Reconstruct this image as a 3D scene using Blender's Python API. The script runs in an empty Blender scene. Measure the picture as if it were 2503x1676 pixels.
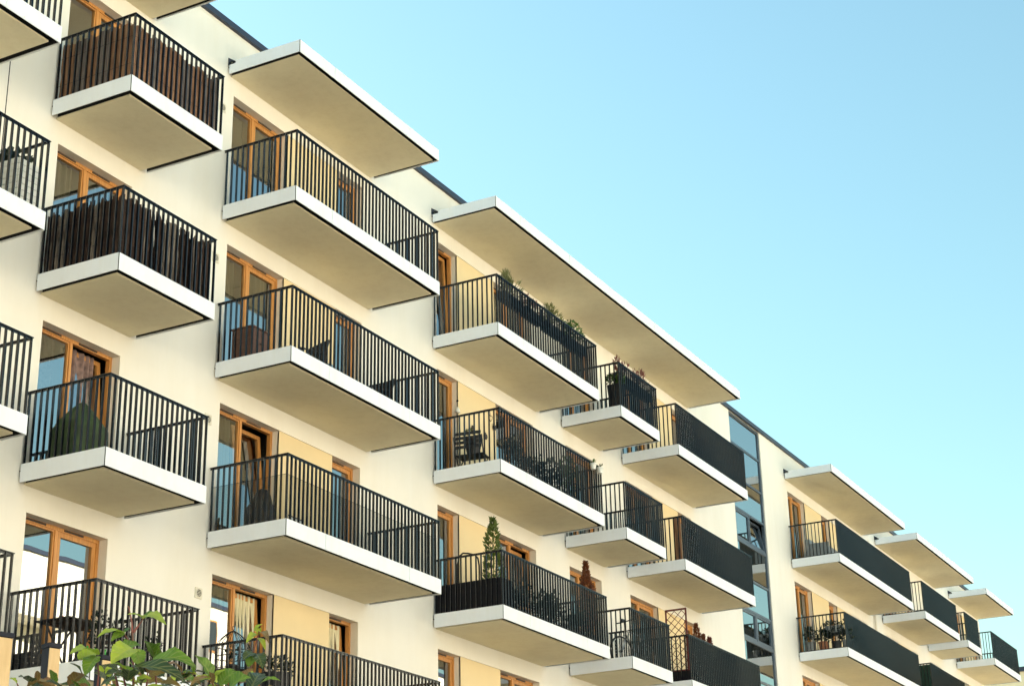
import bpy, math, random
from mathutils import Vector, Matrix
random.seed(7)
sc = bpy.context.scene
col = sc.collection

# ------------------------------------------------------------------ camera
cam = bpy.data.cameras.new('camera')
cam.sensor_fit = 'HORIZONTAL'
cam.sensor_width = 36.0
cam.lens = 4200.22 / 2503.0 * 36.0
cam.clip_start = 0.1
cam.clip_end = 2000.0
cob = bpy.data.objects.new('camera', cam)
col.objects.link(cob)
RR = Vector((0.47469693, -0.87991335, -0.02037939))
UU = Vector((-0.31520503, -0.1915748, 0.92948636))
FF = Vector((0.82177163, 0.43480064, 0.36829308))
CAM = Vector((-12.11683, -16.85985, 1.27875))
cob.matrix_world = Matrix(((RR.x, UU.x, -FF.x, CAM.x), (RR.y, UU.y, -FF.y, CAM.y), (RR.z, UU.z, -FF.z, CAM.z), (0, 0, 0, 1)))
sc.camera = cob

# ------------------------------------------------------------------ sky and sun
SUN_AZ, SUN_EL = math.radians(5), math.radians(26)
world = bpy.data.worlds.new('World')
sc.world = world
world.use_nodes = True
wn = world.node_tree
bgn = wn.nodes['Background']
sky = wn.nodes.new('ShaderNodeTexSky')
sky.sky_type = 'NISHITA'
sky.sun_disc = False
sky.sun_elevation = SUN_EL
sky.sun_rotation = SUN_AZ
sky.air_density = 1.6
sky.dust_density = 1.0
sky.ozone_density = 1.0
tint = wn.nodes.new('ShaderNodeMix')
tint.data_type = 'RGBA'
tint.blend_type = 'MULTIPLY'
tint.inputs[0].default_value = 1.0
tint.inputs[7].default_value = (0.79, 1.03, 0.98, 1)
wn.links.new(sky.outputs[0], tint.inputs[6])
wn.links.new(tint.outputs[2], bgn.inputs[0])
bgn.inputs[1].default_value = 0.081
sl = bpy.data.lights.new('sun', 'SUN')
sl.energy = 5.0
sl.angle = math.radians(0.5)
sl.color = (1.0, 0.93, 0.83)
so = bpy.data.objects.new('sun', sl)
col.objects.link(so)
sd = Vector((math.sin(SUN_AZ) * math.cos(SUN_EL), math.cos(SUN_AZ) * math.cos(SUN_EL), math.sin(SUN_EL)))
so.rotation_euler = (-sd).to_track_quat('-Z', 'Y').to_euler()
so.location = (0, 40, 60)
vs = sc.view_settings
vs.view_transform = 'Standard'
vs.look = 'None'
vs.exposure = 1.60
vs.gamma = 1.0
vs.use_curve_mapping = False
sc.cycles.max_bounces = 10
sc.cycles.diffuse_bounces = 5
sc.cycles.glossy_bounces = 4
sc.cycles.transparent_max_bounces = 24
sc.cycles.caustics_reflective = False
sc.cycles.caustics_refractive = False


# ------------------------------------------------------------------ materials
def mat(name, c, rough=0.6, var=0.0, scale=6.0, bump=0.0, bscale=60.0, metal=0.0, stretch=(1, 1, 1), spec=0.5, c2=None, coat=0.0, trans=None):
    m = bpy.data.materials.new(name)
    m.use_nodes = True
    nt = m.node_tree
    b = nt.nodes['Principled BSDF']
    b.inputs['Roughness'].default_value = rough
    b.inputs['Metallic'].default_value = metal
    b.inputs['Specular IOR Level'].default_value = spec
    b.inputs['Coat Weight'].default_value = coat
    b.inputs['Base Color'].default_value = (*c, 1)
    tc = nt.nodes.new('ShaderNodeTexCoord')
    mp = nt.nodes.new('ShaderNodeMapping')
    mp.inputs['Scale'].default_value = stretch
    nt.links.new(tc.outputs['Object'], mp.inputs[0])
    if var > 0 or c2:
        n = nt.nodes.new('ShaderNodeTexNoise')
        n.inputs['Scale'].default_value = scale
        n.inputs['Detail'].default_value = 6
        n.inputs['Roughness'].default_value = 0.6
        nt.links.new(mp.outputs[0], n.inputs[0])
        r = nt.nodes.new('ShaderNodeValToRGB')
        r.color_ramp.elements[0].position = 0.33
        r.color_ramp.elements[1].position = 0.67
        a = c2 if c2 else tuple(max(0, x * (1 - var)) for x in c)
        d = c if c2 else tuple(min(1, x * (1 + var * 0.5)) for x in c)
        r.color_ramp.elements[0].color = (*a, 1)
        r.color_ramp.elements[1].color = (*d, 1)
        nt.links.new(n.outputs[0], r.inputs[0])
        nt.links.new(r.outputs[0], b.inputs['Base Color'])
    if bump > 0:
        n2 = nt.nodes.new('ShaderNodeTexNoise')
        n2.inputs['Scale'].default_value = bscale
        n2.inputs['Detail'].default_value = 5
        nt.links.new(mp.outputs[0], n2.inputs[0])
        bp = nt.nodes.new('ShaderNodeBump')
        bp.inputs['Strength'].default_value = bump
        bp.inputs['Distance'].default_value = 0.01
        nt.links.new(n2.outputs[0], bp.inputs['Height'])
        nt.links.new(bp.outputs[0], b.inputs['Normal'])
    return m


def glass_mat(name, ior, tintc, rough=0.0, base=0.0):
    m = bpy.data.materials.new(name)
    m.use_nodes = True
    nt = m.node_tree
    nt.nodes.remove(nt.nodes['Principled BSDF'])
    out = nt.nodes['Material Output']
    t = nt.nodes.new('ShaderNodeBsdfTransparent')
    t.inputs[0].default_value = (*tintc, 1)
    g = nt.nodes.new('ShaderNodeBsdfGlossy')
    g.inputs['Roughness'].default_value = rough
    g.inputs['Color'].default_value = (0.97, 0.99, 1.0, 1)
    # very slight waviness of the float glass
    tc = nt.nodes.new('ShaderNodeTexCoord')
    n = nt.nodes.new('ShaderNodeTexNoise')
    n.inputs['Scale'].default_value = 1.3
    bp = nt.nodes.new('ShaderNodeBump')
    bp.inputs['Strength'].default_value = 0.022
    bp.inputs['Distance'].default_value = 0.02
    nt.links.new(tc.outputs['Object'], n.inputs[0])
    nt.links.new(n.outputs[0], bp.inputs['Height'])
    nt.links.new(bp.outputs[0], g.inputs['Normal'])
    f = nt.nodes.new('ShaderNodeFresnel')
    f.inputs[0].default_value = ior
    mx = nt.nodes.new('ShaderNodeMixShader')
    nt.links.new(f.outputs[0], mx.inputs[0])
    nt.links.new(t.outputs[0], mx.inputs[1])
    nt.links.new(g.outputs[0], mx.inputs[2])
    nt.links.new(mx.outputs[0], out.inputs[0])
    return m


def vein(m):
    nt = m.node_tree
    bs = nt.nodes['Principled BSDF']
    src = bs.inputs['Base Color'].links[0].from_socket
    uv = nt.nodes.new('ShaderNodeUVMap')
    sp = nt.nodes.new('ShaderNodeSeparateXYZ')
    nt.links.new(uv.outputs[0], sp.inputs[0])

    def math_(op, a, b_=None):
        x = nt.nodes.new('ShaderNodeMath')
        x.operation = op
        for i, q in enumerate((a, b_)):
            if q is None:
                continue
            if isinstance(q, (int, float)):
                x.inputs[i].default_value = q
            else:
                nt.links.new(q, x.inputs[i])
        return x.outputs[0]
    au = math_('ABSOLUTE', math_('SUBTRACT', sp.outputs[0], 0.5))
    side = math_('ABSOLUTE', math_('SINE', math_('MULTIPLY', math_('SUBTRACT', sp.outputs[1], math_('MULTIPLY', au, 0.45)), 22.0)))
    line = math_('MINIMUM', math_('MULTIPLY', side, 2.2), math_('MULTIPLY', au, 14.0))
    fac = math_('MINIMUM', line, 1.0)
    r = nt.nodes.new('ShaderNodeMix')
    r.data_type = 'RGBA'
    r.blend_type = 'MIX'
    nt.links.new(fac, r.inputs[0])
    nt.links.new(src, r.inputs[7])
    lt = nt.nodes.new('ShaderNodeMix')
    lt.data_type = 'RGBA'
    lt.inputs[0].default_value = 0.45
    nt.links.new(src, lt.inputs[6])
    lt.inputs[7].default_value = (0.42, 0.42, 0.12, 1)
    nt.links.new(lt.outputs[2], r.inputs[6])
    nt.links.new(r.outputs[2], bs.inputs['Base Color'])
    bp = nt.nodes.new('ShaderNodeBump')
    bp.inputs['Strength'].default_value = 0.5
    bp.inputs['Distance'].default_value = 0.004
    nt.links.new(fac, bp.inputs['Height'])
    nt.links.new(bp.outputs[0], bs.inputs['Normal'])
    return m


def leaf_mat(name, c, c2, scale=5.0, trans=0.25, rough=0.45):
    m = mat(name, c, rough, c2=c2, scale=scale)
    nt = m.node_tree
    b = nt.nodes['Principled BSDF']
    tr = nt.nodes.new('ShaderNodeBsdfTranslucent')
    src = b.inputs['Base Color'].links[0].from_socket
    nt.links.new(src, tr.inputs[0])
    mx = nt.nodes.new('ShaderNodeMixShader')
    mx.inputs[0].default_value = trans
    nt.links.new(b.outputs[0], mx.inputs[1])
    nt.links.new(tr.outputs[0], mx.inputs[2])
    nt.links.new(mx.outputs[0], nt.nodes['Material Output'].inputs[0])
    return m


M = {}
M['stucco'] = mat('stucco', (0.825, 0.79, 0.725), 0.9, var=0.035, scale=0.5, bump=0.25, bscale=180, spec=0.2)
def weather(m, amount, scale, stretch):
    nt = m.node_tree
    bs = nt.nodes['Principled BSDF']
    src = bs.inputs['Base Color'].links[0].from_socket
    tc = nt.nodes.new('ShaderNodeTexCoord')
    mp = nt.nodes.new('ShaderNodeMapping')
    mp.inputs['Scale'].default_value = stretch
    n = nt.nodes.new('ShaderNodeTexNoise')
    n.inputs['Scale'].default_value = scale
    n.inputs['Detail'].default_value = 8
    n.inputs['Roughness'].default_value = 0.7
    r = nt.nodes.new('ShaderNodeValToRGB')
    r.color_ramp.elements[0].position = 0.30
    r.color_ramp.elements[1].position = 0.55
    k = 1 - amount
    r.color_ramp.elements[0].color = (k, k * 0.985, k * 0.955, 1)
    r.color_ramp.elements[1].color = (1, 1, 1, 1)
    mx = nt.nodes.new('ShaderNodeMix')
    mx.data_type = 'RGBA'
    mx.blend_type = 'MULTIPLY'
    mx.inputs[0].default_value = 1.0
    nt.links.new(tc.outputs['Object'], mp.inputs[0])
    nt.links.new(mp.outputs[0], n.inputs[0])
    nt.links.new(n.outputs[0], r.inputs[0])
    nt.links.new(src, mx.inputs[6])
    nt.links.new(r.outputs[0], mx.inputs[7])
    nt.links.new(mx.outputs[2], bs.inputs['Base Color'])


weather(M['stucco'], 0.045, 0.9, (1.0, 1.0, 0.16))
M['panel'] = mat('tan_render', (0.78, 0.63, 0.39), 0.9, var=0.04, scale=0.8, bump=0.25, bscale=180, spec=0.2)
M['soffit'] = mat('soffit_plaster', (0.80, 0.725, 0.53), 0.9, var=0.05, scale=1.2, bump=0.25, bscale=120, spec=0.2)
M['fascia'] = mat('fibre_cement', (0.80, 0.835, 0.885), 0.55, var=0.03, scale=2.0, bump=0.05, bscale=80, spec=0.4)
weather(M['soffit'], 0.06, 6.0, (1, 1, 1))
weather(M['fascia'], 0.035, 3.0, (1.0, 1.0, 0.3))
M['dark'] = mat('dark_fill_and_gap_shade', (0.012, 0.012, 0.014), 0.9)  # plain dark fill; on slabs and fascia backing it paints gap shade
M['cap'] = mat('roof_metal', (0.035, 0.045, 0.075), 0.45, metal=0.3)
M['rail'] = mat('rail_paint', (0.005, 0.007, 0.011), 0.24, spec=0.5)
M['wood'] = mat('oiled_wood', (0.63, 0.30, 0.085), 0.5, c2=(0.42, 0.18, 0.045), scale=3.0, stretch=(8, 8, 0.7), bump=0.1)
M['glass'] = glass_mat('window_glass', 5.2, (0.80, 0.84, 0.80))
M['stairglass'] = glass_mat('stair_glass', 9.0, (0.55, 0.63, 0.64))
M['acrylic'] = glass_mat('smoky_acrylic', 1.45, (0.72, 0.71, 0.68))
M['alu'] = mat('grey_aluminium', (0.10, 0.13, 0.17), 0.4, metal=0.5)
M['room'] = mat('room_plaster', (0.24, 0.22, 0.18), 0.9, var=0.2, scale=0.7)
M['landing'] = mat('landing_plaster', (0.5, 0.5, 0.47), 0.9)
M['curtain'] = mat('curtain_cloth', (0.85, 0.80, 0.58), 0.9, c2=(0.62, 0.57, 0.38), scale=7, stretch=(6, 6, 0.2))
M['drape'] = mat('drape_cloth', (0.30, 0.20, 0.18), 0.9, c2=(0.10, 0.07, 0.07), scale=9)
M['blind'] = mat('blind_cloth', (0.75, 0.72, 0.58), 0.9, var=0.05)
M['vent'] = mat('vent_plastic', (0.70, 0.66, 0.56), 0.5, var=0.05)
M['plank'] = mat('bark_plank', (0.46, 0.25, 0.14), 0.9, c2=(0.13, 0.065, 0.04), scale=5, stretch=(7, 7, 0.35), bump=0.6, bscale=16, spec=0.15)
M['plank_grey'] = mat('bark_plank_grey', (0.30, 0.25, 0.22), 0.9, c2=(0.08, 0.06, 0.055), scale=5, stretch=(8, 8, 0.3), bump=0.6, bscale=16, spec=0.15)
M['bark'] = mat('dark_bark', (0.10, 0.062, 0.046), 0.95, c2=(0.016, 0.011, 0.010), scale=7, stretch=(5, 5, 0.5), bump=0.8, bscale=20, spec=0.12)
M['bark_pale'] = mat('pale_bark', (0.36, 0.30, 0.24), 0.95, c2=(0.05, 0.035, 0.03), scale=6, stretch=(5, 5, 0.4), bump=0.8, bscale=20, spec=0.12)
M['black'] = mat('black_plastic', (0.012, 0.012, 0.015), 0.5)
M['darkwood'] = mat('dark_wood', (0.045, 0.028, 0.02), 0.6, c2=(0.02, 0.013, 0.01), scale=4, stretch=(6, 6, 6))
M['brownbox'] = mat('brown_board', (0.17, 0.075, 0.045), 0.55, c2=(0.11, 0.05, 0.03), scale=3, stretch=(1, 1, 6))
M['wicker'] = mat('wicker_weave', (0.055, 0.042, 0.035), 0.7, c2=(0.02, 0.015, 0.013), scale=30, bump=0.6, bscale=60)
M['white'] = mat('white_plastic', (0.78, 0.77, 0.72), 0.5, var=0.06, scale=3)
M['blue'] = mat('blue_grey_cloth', (0.22, 0.33, 0.42), 0.9, var=0.2)
M['tarp'] = mat('green_tarp', (0.07, 0.115, 0.035), 0.7, c2=(0.02, 0.035, 0.015), scale=3, bump=0.3, bscale=12)
M['bottle'] = mat('green_bottle', (0.03, 0.42, 0.05), 0.1, spec=0.7)
M['red'] = mat('red_tin', (0.45, 0.02, 0.02), 0.4)
M['iron'] = mat('wrought_iron', (0.03, 0.02, 0.015), 0.55, metal=0.4)
M['redwood'] = mat('red_stain_wood', (0.15, 0.02, 0.014), 0.55, c2=(0.08, 0.012, 0.01), scale=5)
M['greymetal'] = mat('grey_metal', (0.27, 0.29, 0.30), 0.45, metal=0.2, var=0.1)
M['silver'] = mat('silver_paint', (0.55, 0.56, 0.56), 0.3, metal=0.6)
M['rubber'] = mat('tyre_rubber', (0.014, 0.014, 0.014), 0.8)
M['greenmesh'] = mat('green_mesh_cloth', (0.02, 0.07, 0.045), 0.8, c2=(0.010, 0.035, 0.025), scale=14, stretch=(6, 6, 0.3))
M['blackmesh'] = mat('black_mesh_cloth', (0.010, 0.008, 0.010), 0.9, var=0.3, scale=9)
M['terracotta'] = mat('terracotta', (0.42, 0.17, 0.09), 0.8, var=0.15)
M['thuja'] = leaf_mat('thuja_green', (0.19, 0.24, 0.05), (0.05, 0.085, 0.02), 8)
M['thuja_brown'] = leaf_mat('thuja_dry', (0.30, 0.10, 0.035), (0.10, 0.03, 0.015), 8)
M['box_green'] = leaf_mat('boxwood_green', (0.10, 0.19, 0.03), (0.025, 0.06, 0.012), 9)
M['ivy'] = leaf_mat('ivy_dark', (0.025, 0.045, 0.02), (0.008, 0.014, 0.008), 9)
M['feather'] = leaf_mat('feathery_olive', (0.27, 0.27, 0.09), (0.09, 0.10, 0.04), 8)
M['redflower'] = leaf_mat('dry_red_flower', (0.28, 0.07, 0.05), (0.10, 0.03, 0.02), 8)
M['whiteflower'] = leaf_mat('white_flower', (0.7, 0.68, 0.6), (0.5, 0.5, 0.4), 8)
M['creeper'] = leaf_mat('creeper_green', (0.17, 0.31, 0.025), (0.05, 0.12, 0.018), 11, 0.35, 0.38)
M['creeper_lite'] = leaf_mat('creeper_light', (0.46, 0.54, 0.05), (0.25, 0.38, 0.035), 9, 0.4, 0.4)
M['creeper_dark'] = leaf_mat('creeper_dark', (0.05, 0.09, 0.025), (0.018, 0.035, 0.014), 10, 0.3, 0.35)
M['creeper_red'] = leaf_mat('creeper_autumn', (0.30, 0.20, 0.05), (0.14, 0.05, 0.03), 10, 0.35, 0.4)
for k_ in ('creeper', 'creeper_lite', 'creeper_dark', 'creeper_red'):
    vein(M[k_])
M['stem'] = mat('red_stem', (0.22, 0.05, 0.04), 0.6, c2=(0.10, 0.05, 0.03), scale=20)
M['post_dark'] = mat('post_steel', (0.008, 0.011, 0.024), 0.6, var=0.2, scale=10, spec=0.25)
M['post_tan'] = mat('post_reflection_and_wood', (0.68, 0.50, 0.28), 0.6, c2=(0.52, 0.36, 0.18), scale=4, stretch=(5, 5, 0.6), bump=0.2)  # on posts a painted reflection of the cream block; elsewhere a wooden edge
M['ground'] = mat('paving', (0.36, 0.31, 0.24), 0.9, var=0.25, scale=0.4)
M['opp'] = mat('opposite_render', (0.82, 0.77, 0.65), 0.9, var=0.03, scale=0.4)
M['oppglass'] = mat('opposite_glass', (0.03, 0.035, 0.04), 0.08)
M['far'] = mat('far_render', (0.80, 0.70, 0.50), 0.9, var=0.03)


# ------------------------------------------------------------------ mesh helpers
class MB:
    def __init__(self):
        self.v = []
        self.f = []
        self.m = []

    def quad(self, a, b, c, d, m=0):
        n = len(self.v)
        self.v += [a, b, c, d]
        self.f.append((n, n + 1, n + 2, n + 3))
        self.m.append(m)

    def box(self, x0, x1, y0, y1, z0, z1, m=0):
        n = len(self.v)
        self.v += [(x0, y0, z0), (x1, y0, z0), (x1, y1, z0), (x0, y1, z0), (x0, y0, z1), (x1, y0, z1), (x1, y1, z1), (x0, y1, z1)]
        for f in ((0, 3, 2, 1), (4, 5, 6, 7), (0, 1, 5, 4), (1, 2, 6, 5), (2, 3, 7, 6), (3, 0, 4, 7)):
            self.f.append(tuple(n + i for i in f))
            self.m.append(m)

    def tube(self, pts, r, n=8, m=0, closed=False):
        pts = [Vector(p) for p in pts]
        base = len(self.v)
        k = len(pts)
        for i, p in enumerate(pts):
            if closed:
                d = pts[(i + 1) % k] - pts[i - 1]
            else:
                d = pts[min(i + 1, k - 1)] - pts[max(i - 1, 0)]
            d.normalize()
            a = d.cross(Vector((0, 0, 1)))
            if a.length < 0.05:
                a = d.cross(Vector((1, 0, 0)))
            a.normalize()
            b = d.cross(a)
            rr = r[i] if isinstance(r, (list, tuple)) else r
            for j in range(n):
                t = 2 * math.pi * j / n
                self.v.append(tuple(p + rr * (math.cos(t) * a + math.sin(t) * b)))
        for i in range(k if closed else k - 1):
            for j in range(n):
                i2 = (i + 1) % k
                self.f.append((base + i * n + j, base + i * n + (j + 1) % n, base + i2 * n + (j + 1) % n, base + i2 * n + j))
                self.m.append(m)
        if not closed:
            self.f.append(tuple(base + j for j in range(n)))
            self.m.append(m)
            self.f.append(tuple(base + (k - 1) * n + j for j in reversed(range(n))))
            self.m.append(m)

    def lathe(self, prof, n=20, c=(0, 0), m=0, sq=False):
        base = len(self.v)
        for r, z in prof:
            for j in range(n):
                t = 2 * math.pi * (j + 0.5) / n
                self.v.append((c[0] + r * math.cos(t), c[1] + r * math.sin(t), z))
        for i in range(len(prof) - 1):
            for j in range(n):
                self.f.append((base + i * n + j, base + i * n + (j + 1) % n, base + (i + 1) * n + (j + 1) % n, base + (i + 1) * n + j))
                self.m.append(m)
        self.f.append(tuple(base + j for j in reversed(range(n))))
        self.m.append(m)
        self.f.append(tuple(base + (len(prof) - 1) * n + j for j in range(n)))
        self.m.append(m)

    def mesh(self, name, mats, smooth=False):
        me = bpy.data.meshes.new(name)
        me.from_pydata(self.v, [], self.f)
        for x in mats if isinstance(mats, (list, tuple)) else [mats]:
            me.materials.append(M[x])
        me.polygons.foreach_set('material_index', self.m)
        if smooth:
            me.polygons.foreach_set('use_smooth', [True] * len(me.polygons))
        me.update()
        return me

    def build(self, name, mats, parent=None, loc=(0, 0, 0), smooth=False):
        return obj(name, self.mesh(name, mats, smooth), parent, loc)


def obj(name, me, parent=None, loc=(0, 0, 0), rot=(0, 0, 0)):
    o = bpy.data.objects.new(name, me)
    col.objects.link(o)
    o.parent = parent
    o.location = loc
    o.rotation_euler = rot
    return o


def thing(name, label, cat, loc=(0, 0, 0), group=None, rotz=0):
    o = bpy.data.objects.new(name, None)
    o.empty_display_size = 0.2
    col.objects.link(o)
    o.location = loc
    o.rotation_euler = (0, 0, rotz)
    return tag(o, label, cat, group)


def tag(o, label=None, cat=None, group=None, kind=None):
    if label:
        o['label'] = label
    if cat:
        o['category'] = cat
    if group:
        o['group'] = group
    if kind:
        o['kind'] = kind
    return o


H = 2.9                       # storey height
D = 1.56                      # balcony projection
GROUND = -0.32

# ------------------------------------------------------------------ ground
g = MB()
g.quad((-400, -400, GROUND), (500, -400, GROUND), (500, 400, GROUND), (-400, 400, GROUND))
tag(g.build('ground', 'ground'), 'pale paving around the apartment building', kind='structure')

# ------------------------------------------------------------------ the apartment building
bld = thing('apartment_building', 'cream apartment block with stacked white edged balconies and black railings', 'building')
# columns: x0, x1, rows, front joints
COLS = {
    'A': (-1.34, 3.43, (5, 4, 3, 2)),
    'B': (4.915, 7.136, (5, 4, 3, 2)),
    'C': (9.133, 13.902, (5, 4, 3, 2)),
    'D': (16.209, 20.95, (5, 4, 3)),
    'E': (22.095, 24.31, (5, 4, 3)),
    'F': (25.451, 30.176, (5, 4, 3)),
    'G': (37.928, 45.945, (5, 4)),
    'H': (47.40, 52.08, (5, 4)),
    'I': (53.27, 55.33, (5,)),
    'J': (57.44, 61.96, (5,)),
}
DOORS = {  # openings (left, right, leaves) and tan panels between them
    'B': ([(5.135, 6.84, 2)], []),
    'C': ([(9.34, 11.04, 2), (12.69, 13.585, 1)], [(11.04, 12.69)]),
    'D': ([(16.41, 17.305, 1), (18.95, 20.66, 2)], [(17.305, 18.95)]),
    'E': ([(22.315, 24.005, 2)], []),
    'F': ([(25.635, 27.346, 2), (29.0, 29.89, 1)], [(27.346, 29.0)]),
    'G': ([(38.115, 39.765, 2), (41.43, 42.295, 1), (43.94, 45.6, 2)], [(39.765, 41.43), (42.295, 43.94)]),
    'H': ([(47.6, 49.3, 2), (50.95, 51.8, 1)], [(49.3, 50.95)]),
    'I': ([(53.45, 55.1, 2)], []),
    'J': ([(57.6, 59.3, 2), (60.9, 61.75, 1)], [(59.3, 60.9)]),
}
HEAD = 2.265
SILL = -0.02
RD = 0.16
ROWS = (1, 2, 3, 4, 5)
WX0, WX1, WZ0, WZ1 = -12.0, 62.3, GROUND - 0.2, 18.05
openings = []   # (x0,x1,z0,z1,depth,kind,col,row,leaves)
for c, (dl, pl) in DOORS.items():
    for r in ROWS:
        for (a, b, n) in dl:
            openings.append((a, b, r * H + SILL, r * H + HEAD, RD, 'door', c, r, n))
        for (a, b) in pl:
            openings.append((a, b, r * H + SILL, r * H + HEAD, 0.018, 'panel', c, r, 0))
STX0, STX1 = 33.33, 35.86
openings.append((STX0, STX1, 0.0, WZ1 - 0.001, 0.07, 'stair', 'S', 0, 0))
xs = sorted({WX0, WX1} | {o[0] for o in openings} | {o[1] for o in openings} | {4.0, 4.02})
zs = sorted({WZ0, WZ1} | {o[2] for o in openings} | {o[3] for o in openings})


def inside(x, z):
    for o in openings:
        if o[0] < x < o[1] and o[2] < z < o[3]:
            return o
    return None


w = MB()
# front skin with true openings, merged along z runs
for i in range(len(xs) - 1):
    xa, xb = xs[i], xs[i + 1]
    run = None
    for j in range(len(zs) - 1):
        xm, zm = (xa + xb) / 2, (zs[j] + zs[j + 1]) / 2
        if inside(xm, zm):
            if run is not None:
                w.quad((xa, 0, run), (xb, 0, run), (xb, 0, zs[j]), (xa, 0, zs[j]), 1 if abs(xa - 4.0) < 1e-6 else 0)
                run = None
        elif run is None:
            run = zs[j]
    if run is not None:
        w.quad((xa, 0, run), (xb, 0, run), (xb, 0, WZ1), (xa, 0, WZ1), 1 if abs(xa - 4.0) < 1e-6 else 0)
# reveals
for (a, b, z0, z1, dp, kind, c, r, n) in openings:
    dd = dp + 0.06 if kind == 'door' else dp
    lp = any(abs(o[1] - a) < 1e-4 and o[5] == 'panel' and o[7] == r for o in openings) if kind == 'door' else False
    rp = any(abs(o[0] - b) < 1e-4 and o[5] == 'panel' and o[7] == r for o in openings) if kind == 'door' else False
    ya = 0.018 if lp else 0
    yb = 0.018 if rp else 0
    if kind == 'panel':
        w.quad((a, 0, z1), (b, 0, z1), (b, dd, z1), (a, dd, z1))
        w.quad((a, 0, z0), (a, dd, z0), (b, dd, z0), (b, 0, z0))
        continue
    w.quad((a, ya, z0), (a, dd, z0), (a, dd, z1), (a, ya, z1))
    w.quad((b, yb, z0), (b, yb, z1), (b, dd, z1), (b, dd, z0))
    w.quad((a, 0, z1), (a, dd, z1), (b, dd, z1), (b, 0, z1))
    w.quad((a, 0, z0), (b, 0, z0), (b, dd, z0), (a, dd, z0))
# ends, back and roof deck
w.quad((WX0, 0, WZ0), (WX0, 0, WZ1), (WX0, 13, WZ1), (WX0, 13, WZ0))
w.quad((WX1, 0, WZ0), (WX1, 13, WZ0), (WX1, 13, WZ1), (WX1, 0, WZ1))
w.quad((WX0, 13, WZ0), (WX0, 13, WZ1), (WX1, 13, WZ1), (WX1, 13, WZ0))
w.quad((WX0, 0, WZ1), (WX1, 0, WZ1), (WX1, 13, WZ1), (WX0, 13, WZ1), 1)
wall = w.build('wall', ['stucco', 'dark'], bld)
# tan panels between openings
for (a, b, z0, z1, dp, kind, c, r, n) in openings:
    if kind == 'panel' and r >= 2:
        p = MB()
        p.box(a, b, dp, dp + 0.03, z0, z1)
        p.build('wall_panel', 'panel', bld)
# roof edge cap
cp = MB()
cp.box(WX0 - 0.06, WX1 + 0.06, -0.07, 0.35, WZ1 + 0.002, WZ1 + 0.12)
cp.box(WX0 - 0.06, WX1 + 0.06, -0.05, 0.30, WZ1 + 0.12, WZ1 + 0.135)
cp.build('roof_edge_cap', 'cap', bld)
# drain pipe near the far end
dp_ = MB()
dp_.tube([(46.34, -0.07, GROUND), (46.34, -0.07, 17.0)], 0.045, 10)
dp_.build('drain_pipe', 'stucco', bld, smooth=True)
# rooms behind the windows
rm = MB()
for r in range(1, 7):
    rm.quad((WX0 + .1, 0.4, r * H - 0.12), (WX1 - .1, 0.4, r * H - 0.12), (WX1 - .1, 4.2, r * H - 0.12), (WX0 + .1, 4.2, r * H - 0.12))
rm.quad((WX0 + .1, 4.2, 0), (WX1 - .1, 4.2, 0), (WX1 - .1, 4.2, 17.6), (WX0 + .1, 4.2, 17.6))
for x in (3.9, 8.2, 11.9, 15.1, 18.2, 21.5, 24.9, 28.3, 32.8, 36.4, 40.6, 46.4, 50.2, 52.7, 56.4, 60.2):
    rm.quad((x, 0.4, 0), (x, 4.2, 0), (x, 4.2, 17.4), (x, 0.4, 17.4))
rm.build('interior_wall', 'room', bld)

# ------------------------------------------------------------------ windows / balcony doors
FW = 0.055   # outer frame width


def frame_mesh(W, Hh, leaves, fw=FW, y0=0.0, y1=0.075):
    b = MB()
    b.box(0, fw, y0, y1, 0, Hh)
    b.box(W - fw, W, y0, y1, 0, Hh)
    b.box(fw, W - fw, y0, y1, Hh - fw, Hh)
    b.box(fw, W - fw, y0, y1, 0, fw)
    if leaves == 2:
        b.box(W * 0.47 - 0.028, W * 0.47 + 0.028, y0 + 0.004, y1, fw, Hh - fw)
    return b


def sash_mesh(W, Hh, s=0.075):
    b = MB()
    b.box(0, s, 0, 0.06, 0, Hh)
    b.box(W - s, W, 0, 0.06, 0, Hh)
    b.box(s, W - s, 0, 0.06, Hh - s, Hh)
    b.box(s, W - s, 0, 0.06, 0, s)
    return b


def pane_mesh(W, Hh, s=0.07):
    b = MB()
    b.quad((s, 0.03, s), (W - s, 0.03, s), (W - s, 0.03, Hh - s), (s, 0.03, Hh - s))
    return b


def curtain_mesh(W, Hh, folds, amp=0.035, z0=0.0):
    b = MB()
    n = int(folds * 8)
    pts = []
    rr = random.random() * 6
    for i in range(n + 1):
        t = i / n
        pts.append((t * W, amp * math.sin(t * folds * 2 * math.pi + rr + 1.3 * math.sin(t * 9 + rr))))
    for i in range(n):
        (xa, ya), (xb, yb) = pts[i], pts[i + 1]
        b.quad((xa, ya, z0), (xb, yb, z0), (xb, yb * 0.6, Hh), (xa, ya * 0.6, Hh))
    return b


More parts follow.
